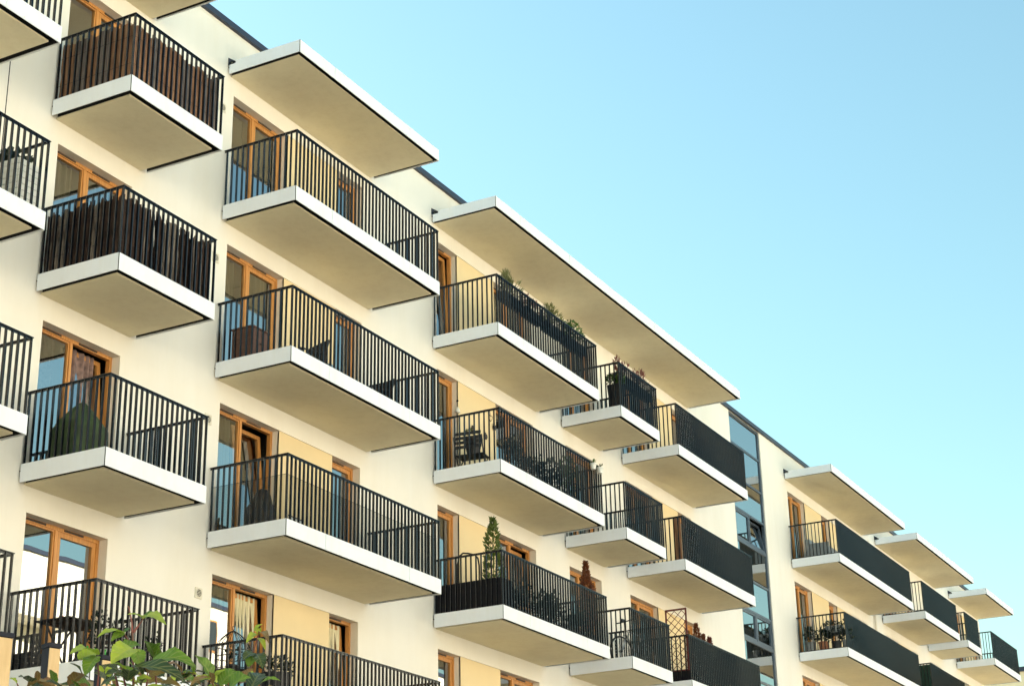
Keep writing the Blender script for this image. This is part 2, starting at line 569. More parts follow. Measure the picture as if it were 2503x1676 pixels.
TILT = {('B', 3, 0): 4.5, ('C', 3, 0): 5.5, ('C', 2, 0): 4.0, ('C', 2, 1): 4.0, ('D', 5, 0): 3.0, ('D', 3, 1): 4.0, ('E', 3, 0): 3.5}
CURT = {('B', 4, 0): 'LR', ('B', 3, 0): 'drape', ('B', 2, 0): 'none', ('C', 5, 0): 'blindL', ('C', 4, 0): 'LR', ('C', 3, 0): 'L', ('C', 2, 0): 'LR', ('C', 2, 1): 'LR',
        ('B', 5, 0): 'none', ('D', 4, 0): 'none', ('D', 5, 0): 'none', ('D', 3, 0): 'drapeL'}
frame_cache = {}
for (c, (dl, pl)) in DOORS.items():
    for r in COLS[c][2] + ((2,) if c == 'D' else ()) + ((3,) if c in 'GH' else ()):
        for k, (a, b, n) in enumerate(dl):
            W = b - a
            Hh = HEAD - SILL
            key = (round(W, 3), n)
            if key not in frame_cache:
                fm = frame_mesh(W, Hh, n).mesh('window', 'wood')
                fz = FW
                if n == 2:
                    ls = [(FW, W * 0.47 - 0.028), (W * 0.47 + 0.028, W - FW)]
                else:
                    ls = [(FW, W - FW)]
                parts = []
                for li, (la, lb) in enumerate(ls):
                    lw = lb - la
                    lh = Hh - 2 * FW
                    s = 0.028 if (n == 2 and li == 0) else 0.075
                    parts.append((la, sash_mesh(lw, lh, s).mesh('sash', 'wood'), pane_mesh(lw, lh, s - 0.004).mesh('pane', 'glass'), lw, lh))
                vm = MB()
                vm.box(0, 0.40, -0.012, 0.0, 0, 0.028)
                frame_cache[key] = (fm, parts, vm.mesh('trickle_vent', 'darkwood'))
            fm, parts, vm = frame_cache[key]
            wo = obj('window', fm, bld, (a, RD, r * H + SILL))
            tl = TILT.get((c, r, k), 0)
            for li, (la, sm, pm, lw, lh) in enumerate(parts):
                ang = -math.radians(tl) if (tl and li == len(parts) - 1) else 0
                for nm, me in (('sash', sm), ('pane', pm)):
                    obj(nm, me, wo, (la, 0.018, FW), (ang, 0, 0))
                if c in 'ABCD' or r >= 4:
                    obj('trickle_vent', vm, wo, (la + min(0.12, lw * 0.15), 0.0, Hh - FW + 0.016))
            cm = CURT.get((c, r, k), random.choice(['none', 'L', 'LR', 'none']))
            for li, (la, sm, pm, lw, lh) in enumerate(parts):
                if cm == 'none' or (cm == 'L' and li > 0) or (cm == 'drapeL' and li > 0):
                    continue
                if cm == 'blindL':
                    if li == 0:
                        q = MB()
                        q.quad((0, 0, 1.35), (lw, 0, 1.35), (lw, 0, lh), (0, 0, lh))
                        q.build('blind', 'blind', wo, (la, 0.22, FW))
                    continue
                cmesh = curtain_mesh(lw * random.uniform(0.8, 1.0), lh, random.uniform(4, 7))
                cmesh.build('curtain', 'drape' if 'drape' in cm else 'curtain', wo, (la + 0.01, 0.17, FW), smooth=True)

# ------------------------------------------------------------------ balconies
HF = 0.265
HR = 1.081
BT, BD = 0.0185, 0.0375     # baluster thickness along the rail and depth across it
bm = MB()
bm.box(-BT / 2, BT / 2, -BD / 2, BD / 2, -0.095, HR - 0.012)
BAR_F = bm.mesh('baluster', 'rail')
bm = MB()
bm.box(-BD / 2, BD / 2, -BT / 2, BT / 2, -0.095, HR - 0.012)
BAR_S = bm.mesh('baluster', 'rail')
slab_cache = {}
SCREW = {('D', 5), ('E', 5), ('A', 5), ('A', 4)}


def fascia(b, x0, x1, y0, y1, z0, z1):
    b.box(x0, x1, y0, y1, z0, z1)


def slab_parts(W, joints, hf, gap, canopy):
    s = MB()
    lip = 0.012 if canopy else 0.026
    s.box(gap, W - gap, -D + gap, -0.002, -hf, -hf + lip, 0)
    s.box(gap + 0.03, W - gap - 0.03, -D + gap + 0.03, -0.002, -hf + lip, -0.10, 1)  # slab core coloured dark as the shade behind the fascia
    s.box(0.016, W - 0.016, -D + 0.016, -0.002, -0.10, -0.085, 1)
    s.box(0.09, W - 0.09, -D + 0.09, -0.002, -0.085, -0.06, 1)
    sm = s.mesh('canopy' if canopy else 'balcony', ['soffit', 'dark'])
    pan = []
    T = 0.012
    js = [0.0] + joints + [W]
    for i in range(len(js) - 1):
        b = MB()
        b.box(js[i] + (0.011 if i == 0 else 0.004), js[i + 1] - (0.011 if i == len(js) - 2 else 0.004), -D, -D + T, -hf, 0)
        pan.append(b.mesh('fascia_panel', 'fascia'))
    for x in (0, W - T):
        b = MB()
        b.box(x, x + T, -D + 0.011, -0.035, -hf, 0)
        pan.append(b.mesh('fascia_panel', 'fascia'))
    # dark backing: paints the shade inside the fascia gap, corner and joints
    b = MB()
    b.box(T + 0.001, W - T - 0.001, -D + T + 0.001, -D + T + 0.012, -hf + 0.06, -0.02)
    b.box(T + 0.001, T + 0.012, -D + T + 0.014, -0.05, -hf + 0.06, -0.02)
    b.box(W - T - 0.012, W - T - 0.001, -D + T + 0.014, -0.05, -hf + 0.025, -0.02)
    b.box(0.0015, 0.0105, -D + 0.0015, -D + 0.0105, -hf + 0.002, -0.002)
    pan.append(b.mesh('fascia_gap_shade', 'dark'))
    return sm, pan


def joints_for(W, c):
    if W < 3:
        return []
    if W < 6:
        return [1.10, W - 1.09]
    k = int(round((W - 2.2) / 2.5))
    st = (W - 2.2) / k
    return [1.1 + st * i for i in range(k + 1)]


BALC = {}
INDIV = 'ABC'
BOTTOM_RAIL = {('G', 5), ('G', 4), ('H', 5), ('H', 4)}
for c, (x0, x1, rows) in COLS.items():
    W = x1 - x0
    sm, pan = slab_parts(W, joints_for(W, c), HF, 0.125, False)
    # handrail
    hr = MB()
    zt = HR
    hr.box(0.012, W - 0.012, -D + 0.012, -D + 0.060, zt - 0.012, zt)
    hr.box(0.012, 0.060, -D + 0.060, -0.005, zt - 0.012, zt)
    hr.box(W - 0.060, W - 0.012, -D + 0.060, -0.005, zt - 0.012, zt)
    hr.box(0.028, W - 0.028, -D + 0.030, -D + 0.042, zt - 0.040, zt - 0.012)
    hr.box(0.030, 0.042, -D + 0.042, -0.005, zt - 0.040, zt - 0.012)
    hr.box(W - 0.042, W - 0.030, -D + 0.042, -0.005, zt - 0.040, zt - 0.012)
    hrm = hr.mesh('handrail', 'rail')
    nf = max(2, int(round((W - 0.08) / 0.1135)))
    fx = [0.036 + (W - 0.072) * i / nf for i in range(nf + 1)]
    ns = 13
    sy = [-D + 0.036 + (D - 0.09) * i / ns for i in range(ns + 1)]
    rr = MB()
    for y in sy[1:]:
        rr.box(W - 0.036 - BD / 2, W - 0.036 + BD / 2, y - BT / 2, y + BT / 2, -0.095, HR - 0.0125)
    rrm = rr.mesh('balusters', 'rail')
    allm = None
    if c not in INDIV:
        al = MB()
        for x in fx:
            al.box(x - BT / 2, x + BT / 2, -D + 0.036 - BD / 2, -D + 0.036 + BD / 2, -0.095, HR - 0.0125)
        if c in 'HIJ':
            for y in sy[1:]:
                al.box(0.036 - BD / 2, 0.036 + BD / 2, y - BT / 2, y + BT / 2, -0.095, HR - 0.0125)
        allm = al.mesh('balusters', 'rail')
    for r in rows:
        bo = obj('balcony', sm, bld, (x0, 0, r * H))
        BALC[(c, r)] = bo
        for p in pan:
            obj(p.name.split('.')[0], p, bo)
        obj('handrail', hrm, bo)
        tag(obj('balusters', rrm, bo), kind='stuff')
        if allm:
            tag(obj('balusters', allm, bo), kind='stuff')
        else:
            for x in fx:
                if c == 'A' and x + x0 < (1.9 if r == 5 else 1.2):
                    continue
                obj('baluster', BAR_F, bo, (x, -D + 0.036, 0))
        if c in 'BCDEFG':
            for y in sy[1:]:
                obj('baluster', BAR_S, bo, (0.036, y, 0))
        if (c, r) in BOTTOM_RAIL:
            br = MB()
            br.box(0.022, 0.052, -D + 0.055, -0.01, 0.0, 0.03)
            br.build('bottom_rail', 'rail', bo)
        if (c, r) in SCREW:
            sk = MB()
            for zz in (-0.03, -HF + 0.03):
                for i in range(4):
                    y = -D + 0.08 + (D - 0.2) * i / 3
                    sk.box(-0.004, 0.0005, y - 0.006, y + 0.006, zz - 0.006, zz + 0.006)
                for i in range(int(W / 0.6) + 1):
                    x = 0.08 + (W - 0.16) * i / int(W / 0.6)
                    sk.box(x - 0.006, x + 0.006, -D - 0.004, -D + 0.0005, zz - 0.006, zz + 0.006)
            tag(sk.build('screws', 'vent', bo), kind='stuff')

# canopies over the top storey
for (x0, x1) in ((-1.34, 3.43), (4.915, 7.136), (9.133, 13.902), (16.209, 30.14), (37.9, 45.95), (47.42, 55.42), (57.43, 62.15)):
    W = x1 - x0
    hf = 0.24
    js = []
    if W > 3:
        k = max(1, int(round((W - 2.2) / 2.5)))
        st = (W - 2.2) / k
        js = [1.1 + st * i for i in range(k + 1)]
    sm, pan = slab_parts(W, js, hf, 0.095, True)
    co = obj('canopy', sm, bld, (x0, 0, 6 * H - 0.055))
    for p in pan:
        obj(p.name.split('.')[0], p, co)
    t = MB()
    n = len(t.v)
    t.v += [(0.0, -0.001, -0.06), (W, -0.001, -0.06), (W, -0.001, 0.10), (0.0, -0.001, 0.10), (0.0, -0.17, -0.06), (W, -0.17, -0.06), (0.0, -0.17, -0.02), (W, -0.17, -0.02)]
    t.f += [(0, 4, 6, 3), (1, 2, 7, 5), (3, 6, 7, 2), (4, 5, 7, 6)]
    t.m += [0] * 4
    t.build('flashing', 'cap', co)
    sk = MB()
    for zz in (-0.03, -hf + 0.03):
        for i in range(5):
            y = -D + 0.06 + (D - 0.15) * i / 4
            sk.box(-0.004, 0.0005, y - 0.006, y + 0.006, zz - 0.006, zz + 0.006)
        nn = int(W / 0.62)
        for i in range(nn + 1):
            x = 0.06 + (W - 0.12) * i / nn
            sk.box(x - 0.006, x + 0.006, -D - 0.004, -D + 0.0005, zz - 0.006, zz + 0.006)
    tag(sk.build('screws', 'vent', co), kind='stuff')

# wall vents beside the wide balconies
for r in (5, 4, 3, 2):
    v = MB()
    v.box(-0.085, 0.085, -0.018, -0.001, -0.085, 0.085)
    vo = v.build('wall_vent', 'vent', bld, (9.035 if r > 2 else 9.0, 0, r * H + 1.885))
    ring = MB()
    ring.tube([(0.066 * math.cos(t * math.pi / 10), -0.02, 0.066 * math.sin(t * math.pi / 10)) for t in range(20)], 0.007, 6, closed=True)
    ring.build('ring', 'vent', vo)
    for i in range(5):
        z = -0.046 + i * 0.023
        hw = math.sqrt(0.062 ** 2 - z * z)
        s = MB()
        s.box(-hw, hw, -0.0205, -0.0182, z - 0.006, z + 0.006)
        s.build('slot', 'dark', vo)

# stair tower glazing
stg = MB()
gy = 0.06
stg.box(STX0, STX0 + 0.09, gy - 0.03, gy + 0.05, 0, WZ1 - 0.005)
stg.box(STX1 - 0.09, STX1, gy - 0.03, gy + 0.05, 0, WZ1 - 0.005)
so_ = stg.build('stair_glazing', 'alu', bld)
TZ = [18.02, 17.13, 16.10, 15.13, 14.21, 13.12, 12.19, 11.33, 10.22, 9.28, 8.43, 7.32]
for i, z in enumerate(TZ):
    t = MB()
    th = 0.09 if i in (4, 7, 10) else 0.045
    t.box(STX0 + 0.09, STX1 - 0.09, gy - 0.025, gy + 0.045, z - th, z + 0.02)
    t.build('transom', 'alu', so_)
for i in range(len(TZ) - 1):
    z1, z0 = TZ[i] - 0.045, TZ[i + 1] + 0.02
    if i in (3, 6, 9):
        xm = STX0 + 1.22
        t = MB()
        t.box(xm - 0.035, xm + 0.035, gy - 0.02, gy + 0.04, z0, z1)
        t.build('mullion', 'alu', so_)
        for k, (xa, xb) in enumerate(((STX0 + 0.09, xm - 0.035), (xm + 0.035, STX1 - 0.09))):
            ang = -math.radians(9) if (i == 3 and k == 1) else 0
            sb = sash_mesh(xb - xa, z1 - z0, 0.06)
            so2 = sb.build('sash', 'alu', so_, (xa, gy - 0.01, z0))
            so2.rotation_euler = (ang, 0, 0)
            pb = pane_mesh(xb - xa, z1 - z0, 0.055)
            po = pb.build('pane', 'stairglass', so_, (xa, gy - 0.01, z0))
            po.rotation_euler = (ang, 0, 0)
    else:
        p = MB()
        p.quad((STX0 + 0.085, gy, z0 - 0.005), (STX1 - 0.085, gy, z0 - 0.005), (STX1 - 0.085, gy, z1 + 0.005), (STX0 + 0.085, gy, z1 + 0.005))
        p.build('pane', 'stairglass', so_)
ld = MB()
for r in (2, 3, 4, 5):
    ld.box(STX0 + 0.02, STX1 - 0.02, 0.4, 2.2, r * H + 1.22, r * H + 1.45)
    ld.box(STX0 + 0.02, STX1 - 0.02, 0.25, 0.36, r * H - 0.15, r * H + 0.12)
ld.build('stair_landing', 'landing', so_)

# ------------------------------------------------------------------ the sunlit block across the yard (seen in the window panes)
opp = thing('apartment_building', 'sunlit cream apartment block across the yard, mirrored in the window panes', 'building', (0, -34, 0))
ow = MB()
OX0, OX1, OZ1 = -70.0, 170.0, 20.3
ow.box(OX0, OX1, -12, 0, GROUND - 0.1, OZ1)
ow.build('wall', 'opp', opp)
oc = MB()
oc.box(OX0 - 0.1, OX1 + 0.1, -12.1, 0.1, OZ1 + 0.002, OZ1 + 0.18)
oc.build('roof_edge_cap', 'cap', opp)
owm = MB()
owm.box(0, 1.6, 0.002, 0.06, 0, 1.5)
owf = owm.mesh('window', 'wood')
opm = MB()
opm.box(0.09, 1.51, 0.061, 0.075, 0.09, 1.41)
opp_pane = opm.mesh('pane', 'oppglass')
obm = MB()
obm.box(0, 3.6, 0.002, 1.4, -0.25, 0)
obm_ = obm.mesh('balcony', 'opp')
ohm = MB()
ohm.box(0, 3.6, 1.36, 1.40, 0.001, 1.0)
ohm_ = ohm.mesh('parapet', 'opp')
for i in range(30):
    for r in range(1, 7):
        x = OX0 + 5 + i * 7.8
        if x < -25 or x > 110:
            continue
        wo = obj('window', owf, opp, (x, 0, r * H + 0.75))
        obj('pane', opp_pane, wo)
        if i % 3 == 1:
            bo = obj('balcony', obm_, opp, (x + 2.2, 0, r * H))
            obj('parapet', ohm_, bo)
# ------------------------------------------------------------------ a lower pale building beyond the far end
fb = thing('low_building', 'low cream building with dark roof edge beyond the far end of the block', 'building', (86, -20, 0))
f = MB()
f.box(0, 22, 0, 26, GROUND - 0.1, 19.0)
f.build('wall', 'far', fb)
f = MB()
f.box(-0.15, 22.15, -0.15, 26.15, 19.002, 19.25)
f.build('roof_edge_cap', 'cap', fb)

# ------------------------------------------------------------------ planting helpers
def leaf_quad(mb, p, d, s, wd, rnd, m=0):
    """one small pointed leaf: base p, direction d, length s, width wd, folded a little along its rib"""
    d = Vector(d).normalized()
    up = Vector((rnd.uniform(-1, 1), rnd.uniform(-1, 1), rnd.uniform(-1, 1)))
    a = d.cross(up)
    if a.length < 1e-3:
        a = d.cross(Vector((1, 0, 0.3)))
    a.normalize()
    n = d.cross(a)
    p = Vector(p)
    mid = p + d * s * 0.45 + n * s * 0.08
    k = len(mb.v)
    mb.v += [tuple(p), tuple(mid + a * wd), tuple(p + d * s), tuple(mid - a * wd)]
    mb.f.append((k, k + 1, k + 2, k + 3))
    mb.m.append(m)


def conifer_foliage(h, r, n, seed, s=0.07, z0=0.12):
    rnd = random.Random(seed)
    mb = MB()
    lobes = [(rnd.uniform(0, 6.28), rnd.uniform(0.1, 0.9), rnd.uniform(0.15, 0.4)) for _ in range(9)]
    for i in range(n):
        t = rnd.random() ** 1.25
        a = rnd.uniform(0, 2 * math.pi)
        rad = r * (1 - t) ** 0.75 * min(1, 0.45 + t * 4)
        bump = sum(k * math.exp(-((((a - la + math.pi) % (2 * math.pi)) - math.pi) / 0.7) ** 2 - ((t - lt) / 0.09) ** 2) for la, lt, k in lobes)
        rad *= (0.72 + bump) * math.sqrt(rnd.uniform(0.25, 1.0))
        z = z0 + t * (h - z0)
        d = (math.cos(a) * 0.7, math.sin(a) * 0.7, rnd.uniform(0.4, 1.2))
        leaf_quad(mb, (rad * math.cos(a), rad * math.sin(a), z - 0.02), d, s * rnd.uniform(0.7, 1.4), s * rnd.uniform(0.2, 0.34), rnd)
    return mb


def bush_foliage(rx, ry, rz, n, seed, s=0.06, c=(0, 0, 0), up=0.4, asp=0.32):
    rnd = random.Random(seed)
    mb = MB()
    cl = [(rnd.gauss(0, 0.42), rnd.gauss(0, 0.42), rnd.gauss(0, 0.42)) for _ in range(10)]
    for i in range(n):
        q = rnd.choice(cl)
        u = [q[j] + rnd.gauss(0, 0.28) for j in range(3)]
        l = math.sqrt(sum(x * x for x in u))
        if l > 1:
            u = [x / l for x in u]
        d = (u[0] + rnd.uniform(-.5, .5), u[1] + rnd.uniform(-.5, .5), u[2] * 0.6 + up + rnd.uniform(-.4, .4))
        leaf_quad(mb, (c[0] + u[0] * rx, c[1] + u[1] * ry, c[2] + u[2] * rz), d, s * rnd.uniform(0.6, 1.4), s * asp * rnd.uniform(0.7, 1.3), rnd)
    return mb


def pot_mesh(r0, r1, h, n=18):
    b = MB()
    b.lathe([(r0, 0), (r1, h - 0.03), (r1 + 0.012, h - 0.03), (r1 + 0.012, h), (r1 - 0.02, h), (r1 - 0.02, h - 0.05)], n)
    return b


def potted(name, label, loc, pr0, pr1, ph, potmat, foliage, fmat, stem_h=0.0, cat='plant', group=None):
    t = thing(name, label, cat, loc, group)
    pot_mesh(pr0, pr1, ph).build('pot', potmat, t, smooth=False)
    so = MB()
    so.lathe([(pr1 - 0.022, ph - 0.049), (pr1 - 0.022, ph - 0.045)], 14)
    so.build('soil', 'dark', t)
    if stem_h:
        st = MB()
        st.tube([(0, 0, ph - 0.05), (0.01, 0.0, ph + stem_h * 0.5), (0, 0.01, ph + stem_h)], [0.014, 0.011, 0.005], 6)
        st.build('stem', 'darkwood', t)
    tag(foliage.build('foliage', fmat, t, (0, 0, ph)), kind='stuff')
    return t


def shift(mb, dx, dy, dz):
    mb.v = [(a + dx, b + dy, c + dz) for a, b, c in mb.v]
    return mb


def fl(r):
    return r * H - 0.06


# ------------------------------------------------------------------ bark screens on two balconies
def plank_mesh(wd, h0, h1, seed, along, ragged=0.02, nz=9):
    """a rough slab of bark: width wd along the rail, thickness across it, uneven edges and top"""
    rnd = random.Random(seed)
    mb = MB()
    th = 0.012
    rows = []
    cup = rnd.uniform(-0.012, 0.012)
    for i in range(nz + 1):
        t = i / nz
        e0 = rnd.uniform(-ragged, ragged) * 0.4
        e1 = rnd.uniform(-ragged, ragged) * 0.4
        if i == nz:
            z0, z1, zm = h1 + rnd.uniform(-ragged, ragged), h1 + rnd.uniform(-ragged, ragged), h1 + rnd.uniform(-ragged, ragged) * 1.5
        else:
            z0 = z1 = zm = h0 + (h1 - h0) * t
        wob = rnd.uniform(-0.004, 0.004)
        rows.append([(-wd / 2 + e0, wob, z0), (0 + e0 * .3, wob + cup, zm), (wd / 2 + e1, wob, z1)])
    for side in (0, 1):
        for i in range(nz):
            for j in range(2):
                q = [rows[i][j], rows[i][j + 1], rows[i + 1][j + 1], rows[i + 1][j]]
                if side:
                    q = [(x, y + th, z) for x, y, z in reversed(q)]
                if along == 'y':
                    q = [(y, -x, z) for x, y, z in q]
                mb.quad(*q)
    # rim
    for i in range(nz):
        for j, fl_ in ((0, 1), (2, 0)):
            a, b = rows[i][j], rows[i + 1][j]
            q = [a, b, (b[0], b[1] + th, b[2]), (a[0], a[1] + th, a[2])]
            if along == 'y':
                q = [(y, -x, z) for x, y, z in q]
            mb.quad(*q)
    for j in range(2):
        a, b = rows[nz][j], rows[nz][j + 1]
        q = [a, b, (b[0], b[1] + th, b[2]), (a[0], a[1] + th, a[2])]
        if along == 'y':
            q = [(y, -x, z) for x, y, z in q]
        mb.quad(*q)
    return mb


def bark_screen(r, label, mats, wrange, hrange, seed):
    x0, x1, _ = COLS['B']
    t = thing('bark_screen', label, 'privacy screen', (x0, 0, r * H), 'bark screens tied inside railings')
    rnd = random.Random(seed)
    # front run then side run
    k = 0
    for run, L in (('x', x1 - x0 - 0.16), ('y', D - 0.14)):
        p = 0.0
        while p < L - 0.02:
            wd = min(rnd.uniform(*wrange), L - p + 0.01)
            wd = max(wd, 0.03)
            h1 = rnd.uniform(*hrange)
            if run == 'x' and r == 5:
                h1 -= 0.04
            me = plank_mesh(wd * 1.04, rnd.uniform(-0.03, 0.03), h1, seed * 100 + k, run)
            off = rnd.uniform(-0.008, 0.008)
            if run == 'x':
                o = me.build('plank', rnd.choice(mats), t, (0.075 + p + wd / 2, -D + 0.085 + off + 0.016 * (k % 2), 0))
            else:
                o = me.build('plank', rnd.choice(mats), t, (0.085 + off + 0.016 * (k % 2), -D + 0.08 + p + wd / 2, 0))
            p += wd * 0.93 + rnd.choice([0, 0, 0, 0, 0.012])
            k += 1
    # a second thin layer behind closes most of the gaps
    for run, L in (('x', x1 - x0 - 0.2), ('y', D - 0.2)):
        p = 0.02
        while p < L:
            wd = rnd.uniform(*wrange) * 1.2
            me = plank_mesh(wd, 0.0, rnd.uniform(*hrange) - 0.05, seed * 100 + 50 + k, run)
            if run == 'x':
                me.build('plank', mats[0], t, (0.09 + p + wd / 2, -D + 0.135, 0))
            else:
                me.build('plank', mats[0], t, (0.135, -D + 0.1 + p + wd / 2, 0))
            p += wd * 0.95 + rnd.choice([0, 0, 0.03])
            k += 1
    # binding wires
    for z in (0.25, 0.72):
        wr = MB()
        wr.tube([(0.062, -0.06, z), (0.062, -D + 0.062, z), (x1 - x0 - 0.08, -D + 0.062, z)], 0.003, 5)
        wr.build('wire', 'iron', t)
    return t


bark_screen(5, 'screen of wide reddish brown bark boards behind the top railing', ['plank', 'plank', 'plank', 'plank_grey'], (0.06, 0.19), (0.95, 1.03), 3)
bark_screen(4, 'screen of narrow black bark strips with ragged tops behind a railing', ['bark', 'bark', 'bark', 'bark_pale'], (0.035, 0.085), (0.90, 1.02), 5)

# ------------------------------------------------------------------ white block planter at the left edge
t = thing('block_planter', 'white planter of stacked blocks with dark plant at the picture edge', 'planter', (2.98, -1.42, fl(4)))
rnd = random.Random(2)
core = MB()
core.box(0.012, 0.368, 0.012, 0.62, 0.0, 0.70)
core.build('liner', 'black', t)
blk_f = {}
for c_ in range(8):
    z = 0.01 + c_ * 0.092
    xs_ = [0, 0.185, 0.38] if c_ % 2 else [0, 0.09, 0.275, 0.38]
    for i in range(len(xs_) - 1):
        b = MB()
        b.box(xs_[i] + 0.003, xs_[i + 1] - 0.003, -0.012, 0.010, z, z + 0.082)
        b.build('block', 'white', t)
    ys_ = [0.012, 0.2, 0.41, 0.62] if c_ % 2 else [0.012, 0.11, 0.32, 0.52, 0.62]
    for i in range(len(ys_) - 1):
        b = MB()
        b.box(-0.012, 0.010, ys_[i] + 0.003, ys_[i + 1] - 0.003, z, z + 0.082)
        b.build('block', 'white', t)
tag(bush_foliage(0.20, 0.34, 0.17, 230, 21, 0.085, (0.2, 0.3, 0.80), asp=0.42).build('foliage', 'ivy', t), kind='stuff')

# ------------------------------------------------------------------ green cover on the third balcony down
t = thing('tarp_cover', 'dark green tarpaulin draped to a peak over something behind the railing', 'cover', (5.36, -0.66, fl(3)))
mb = MB()
nA, nZ = 40, 14
rnd = random.Random(4)
peak = Vector((0.05, 0.02, 1.02))
for j in range(nZ + 1):
    s = j / nZ
    for i in range(nA):
        a = 2 * math.pi * i / nA
        ex, ey = 0.34, 0.34
        fold = 1 + (0.11 + 0.10 * s) * math.sin(a * 7 + 1.3 * s + 0.6 * math.sin(3 * a)) + 0.10 * math.sin(a * 3 + 2) + 0.05 * math.sin(a * 13 + 5 * s)
        if s < 0.5:
            k = (s / 0.5)
            rr_ = k ** 0.85
            z = peak.z - 0.42 * k ** 1.15
        else:
            k = (s - 0.5) / 0.5
            rr_ = 1.0 + 0.06 * k
            z = peak.z - 0.42 - (peak.z - 0.42) * k
        mb.v.append((peak.x * (1 - rr_) + ex * rr_ * fold * math.cos(a), peak.y * (1 - rr_) + ey * rr_ * fold * math.sin(a), z))
for j in range(nZ):
    for i in range(nA):
        mb.f.append((j * nA + i, j * nA + (i + 1) % nA, (j + 1) * nA + (i + 1) % nA, (j + 1) * nA + i))
        mb.m.append(0)
mb.build('cloth', 'tarp', t, smooth=True)
mb = MB()
mb.tube([(0.05, 0.02, 0.95), (0.05, 0.02, 1.05)], 0.02, 8)
mb.build('tie_knot', 'tarp', t)

# ------------------------------------------------------------------ second storey balcony: table, chair, bottles, ivy
z2 = fl(2)
t = thing('folding_table', 'dark folding table with crossed legs behind the lowest railing', 'table', (5.42, -0.72, z2))
mb = MB()
for i in range(7):
    s = MB()
    s.box(-0.38, 0.38, -0.30 + i * 0.087, -0.30 + i * 0.087 + 0.075, 0.70, 0.72)
    s.build('slat', 'darkwood', t)
for y in (-0.22, 0.22):
    for sg in (-1, 1):
        s = MB()
        s.tube([(-0.26 * sg, y + 0.01 * sg, 0.0), (0.26 * sg, y + 0.01 * sg, 0.70)], 0.014, 6)
        s.build('leg', 'iron', t)
s = MB()
s.tube([(-0.25, -0.23, 0.68), (-0.25, 0.23, 0.68)], 0.012, 6)
s.build('brace', 'iron', t)
tin = MB()
tin.lathe([(0.035, 0), (0.035, 0.05), (0.03, 0.05)], 14)
tag(tin.build('tin', 'red', None, (5.18, -0.75, z2 + 0.721)), 'small red tin standing on the dark folding table', 'tin')


def slat_chair(loc, rotz, label, matk, backh=0.9, w_=0.42):
    t = thing('folding_chair', label, 'chair', loc, None, rotz)
    for i in range(5):
        s = MB()
        s.box(-w_ / 2, w_ / 2, -0.02 + i * 0.08, 0.045 + i * 0.08, 0.43, 0.448)
        s.build('slat', matk, t)
    for i in range(4):
        s = MB()
        s.box(-w_ / 2 + 0.02, w_ / 2 - 0.02, 0.40 + i * 0.012, 0.415 + i * 0.012, 0.56 + i * 0.09, 0.62 + i * 0.09)
        s.build('back_slat', matk, t)
    for sx in (-1, 1):
        s = MB()
        s.tube([(sx * w_ / 2, -0.02, 0.0), (sx * w_ / 2, 0.36, 0.46), (sx * w_ / 2, 0.46, backh)], 0.014, 6)
        s.build('leg', matk, t)
        s = MB()
        s.tube([(sx * (w_ / 2 - 0.03), 0.42, 0.0), (sx * (w_ / 2 - 0.03), 0.0, 0.43)], 0.014, 6)
        s.build('leg', matk, t)
    return t


ch = slat_chair((6.15, -0.70, z2), -1.2, 'dark slatted folding chair beside the folding table', 'darkwood')
cu = MB()
for j in range(5):
    pass
cu.lathe([(0.02, 0.0), (0.17, 0.01), (0.20, 0.035), (0.17, 0.06), (0.02, 0.07)], 16)
tag(cu.build('seat_cushion', 'white', None, (6.33, -0.63, z2 + 0.449), smooth=True), 'pale round cushion on the slatted chair beside the folding table', 'cushion')
BOT = ['green bottle at the left end of the row on the lowest balcony', 'second green bottle from the left on the lowest balcony floor', 'third green bottle from the left on the lowest balcony floor', 'green bottle at the right end of the row on the lowest balcony']
for i, (x, y) in enumerate(((5.06, -1.36), (5.20, -1.38), (5.36, -1.40), (5.46, -1.38))):
    b = MB()
    b.lathe([(0.032, 0), (0.034, 0.15), (0.014, 0.21), (0.013, 0.27), (0.016, 0.275)], 12)
    tag(b.build('bottle', 'bottle', None, (x, y, z2), smooth=True), BOT[i], 'bottle', 'green bottles on the lowest balcony')
IV = [(5.35, -1.30, 0.62, 'bushy dark ivy plant beside the corner post of the lowest balcony'), (5.72, -1.30, 0.55, 'dark leafy plant climbing the middle of the lowest railing'), (6.45, -1.32, 0.50, 'thin dark plant near the far end of the lowest railing')]
for i, (x, y, h, lab) in enumerate(IV):
    f = bush_foliage(0.15, 0.13, h / 2, 170, 40 + i, 0.055, (0, 0, h / 2))
    potted('potted_ivy', lab, (x, y, z2), 0.09, 0.12, 0.2, 'black', f, 'ivy', h * 0.8, group='ivy pots on the lowest balcony')
# clutter at the wall side of that balcony
st = thing('storage_crate', 'dark plastic crate on the floor at the wall end of the lowest balcony', 'crate', (5.02, -0.42, z2))
for i in range(4):
    for (xa, xb, ya, yb) in ((0, 0.34, 0, 0.015), (0, 0.34, 0.33, 0.345), (0, 0.015, 0.016, 0.329), (0.325, 0.34, 0.016, 0.329)):
        s = MB()
        s.box(xa, xb, ya, yb, 0.02 + i * 0.075, 0.08 + i * 0.075)
        s.build('slat', 'black', st)
s = MB()
s.box(0.002, 0.338, 0.002, 0.343, 0, 0.018)
s.build('base', 'black', st)

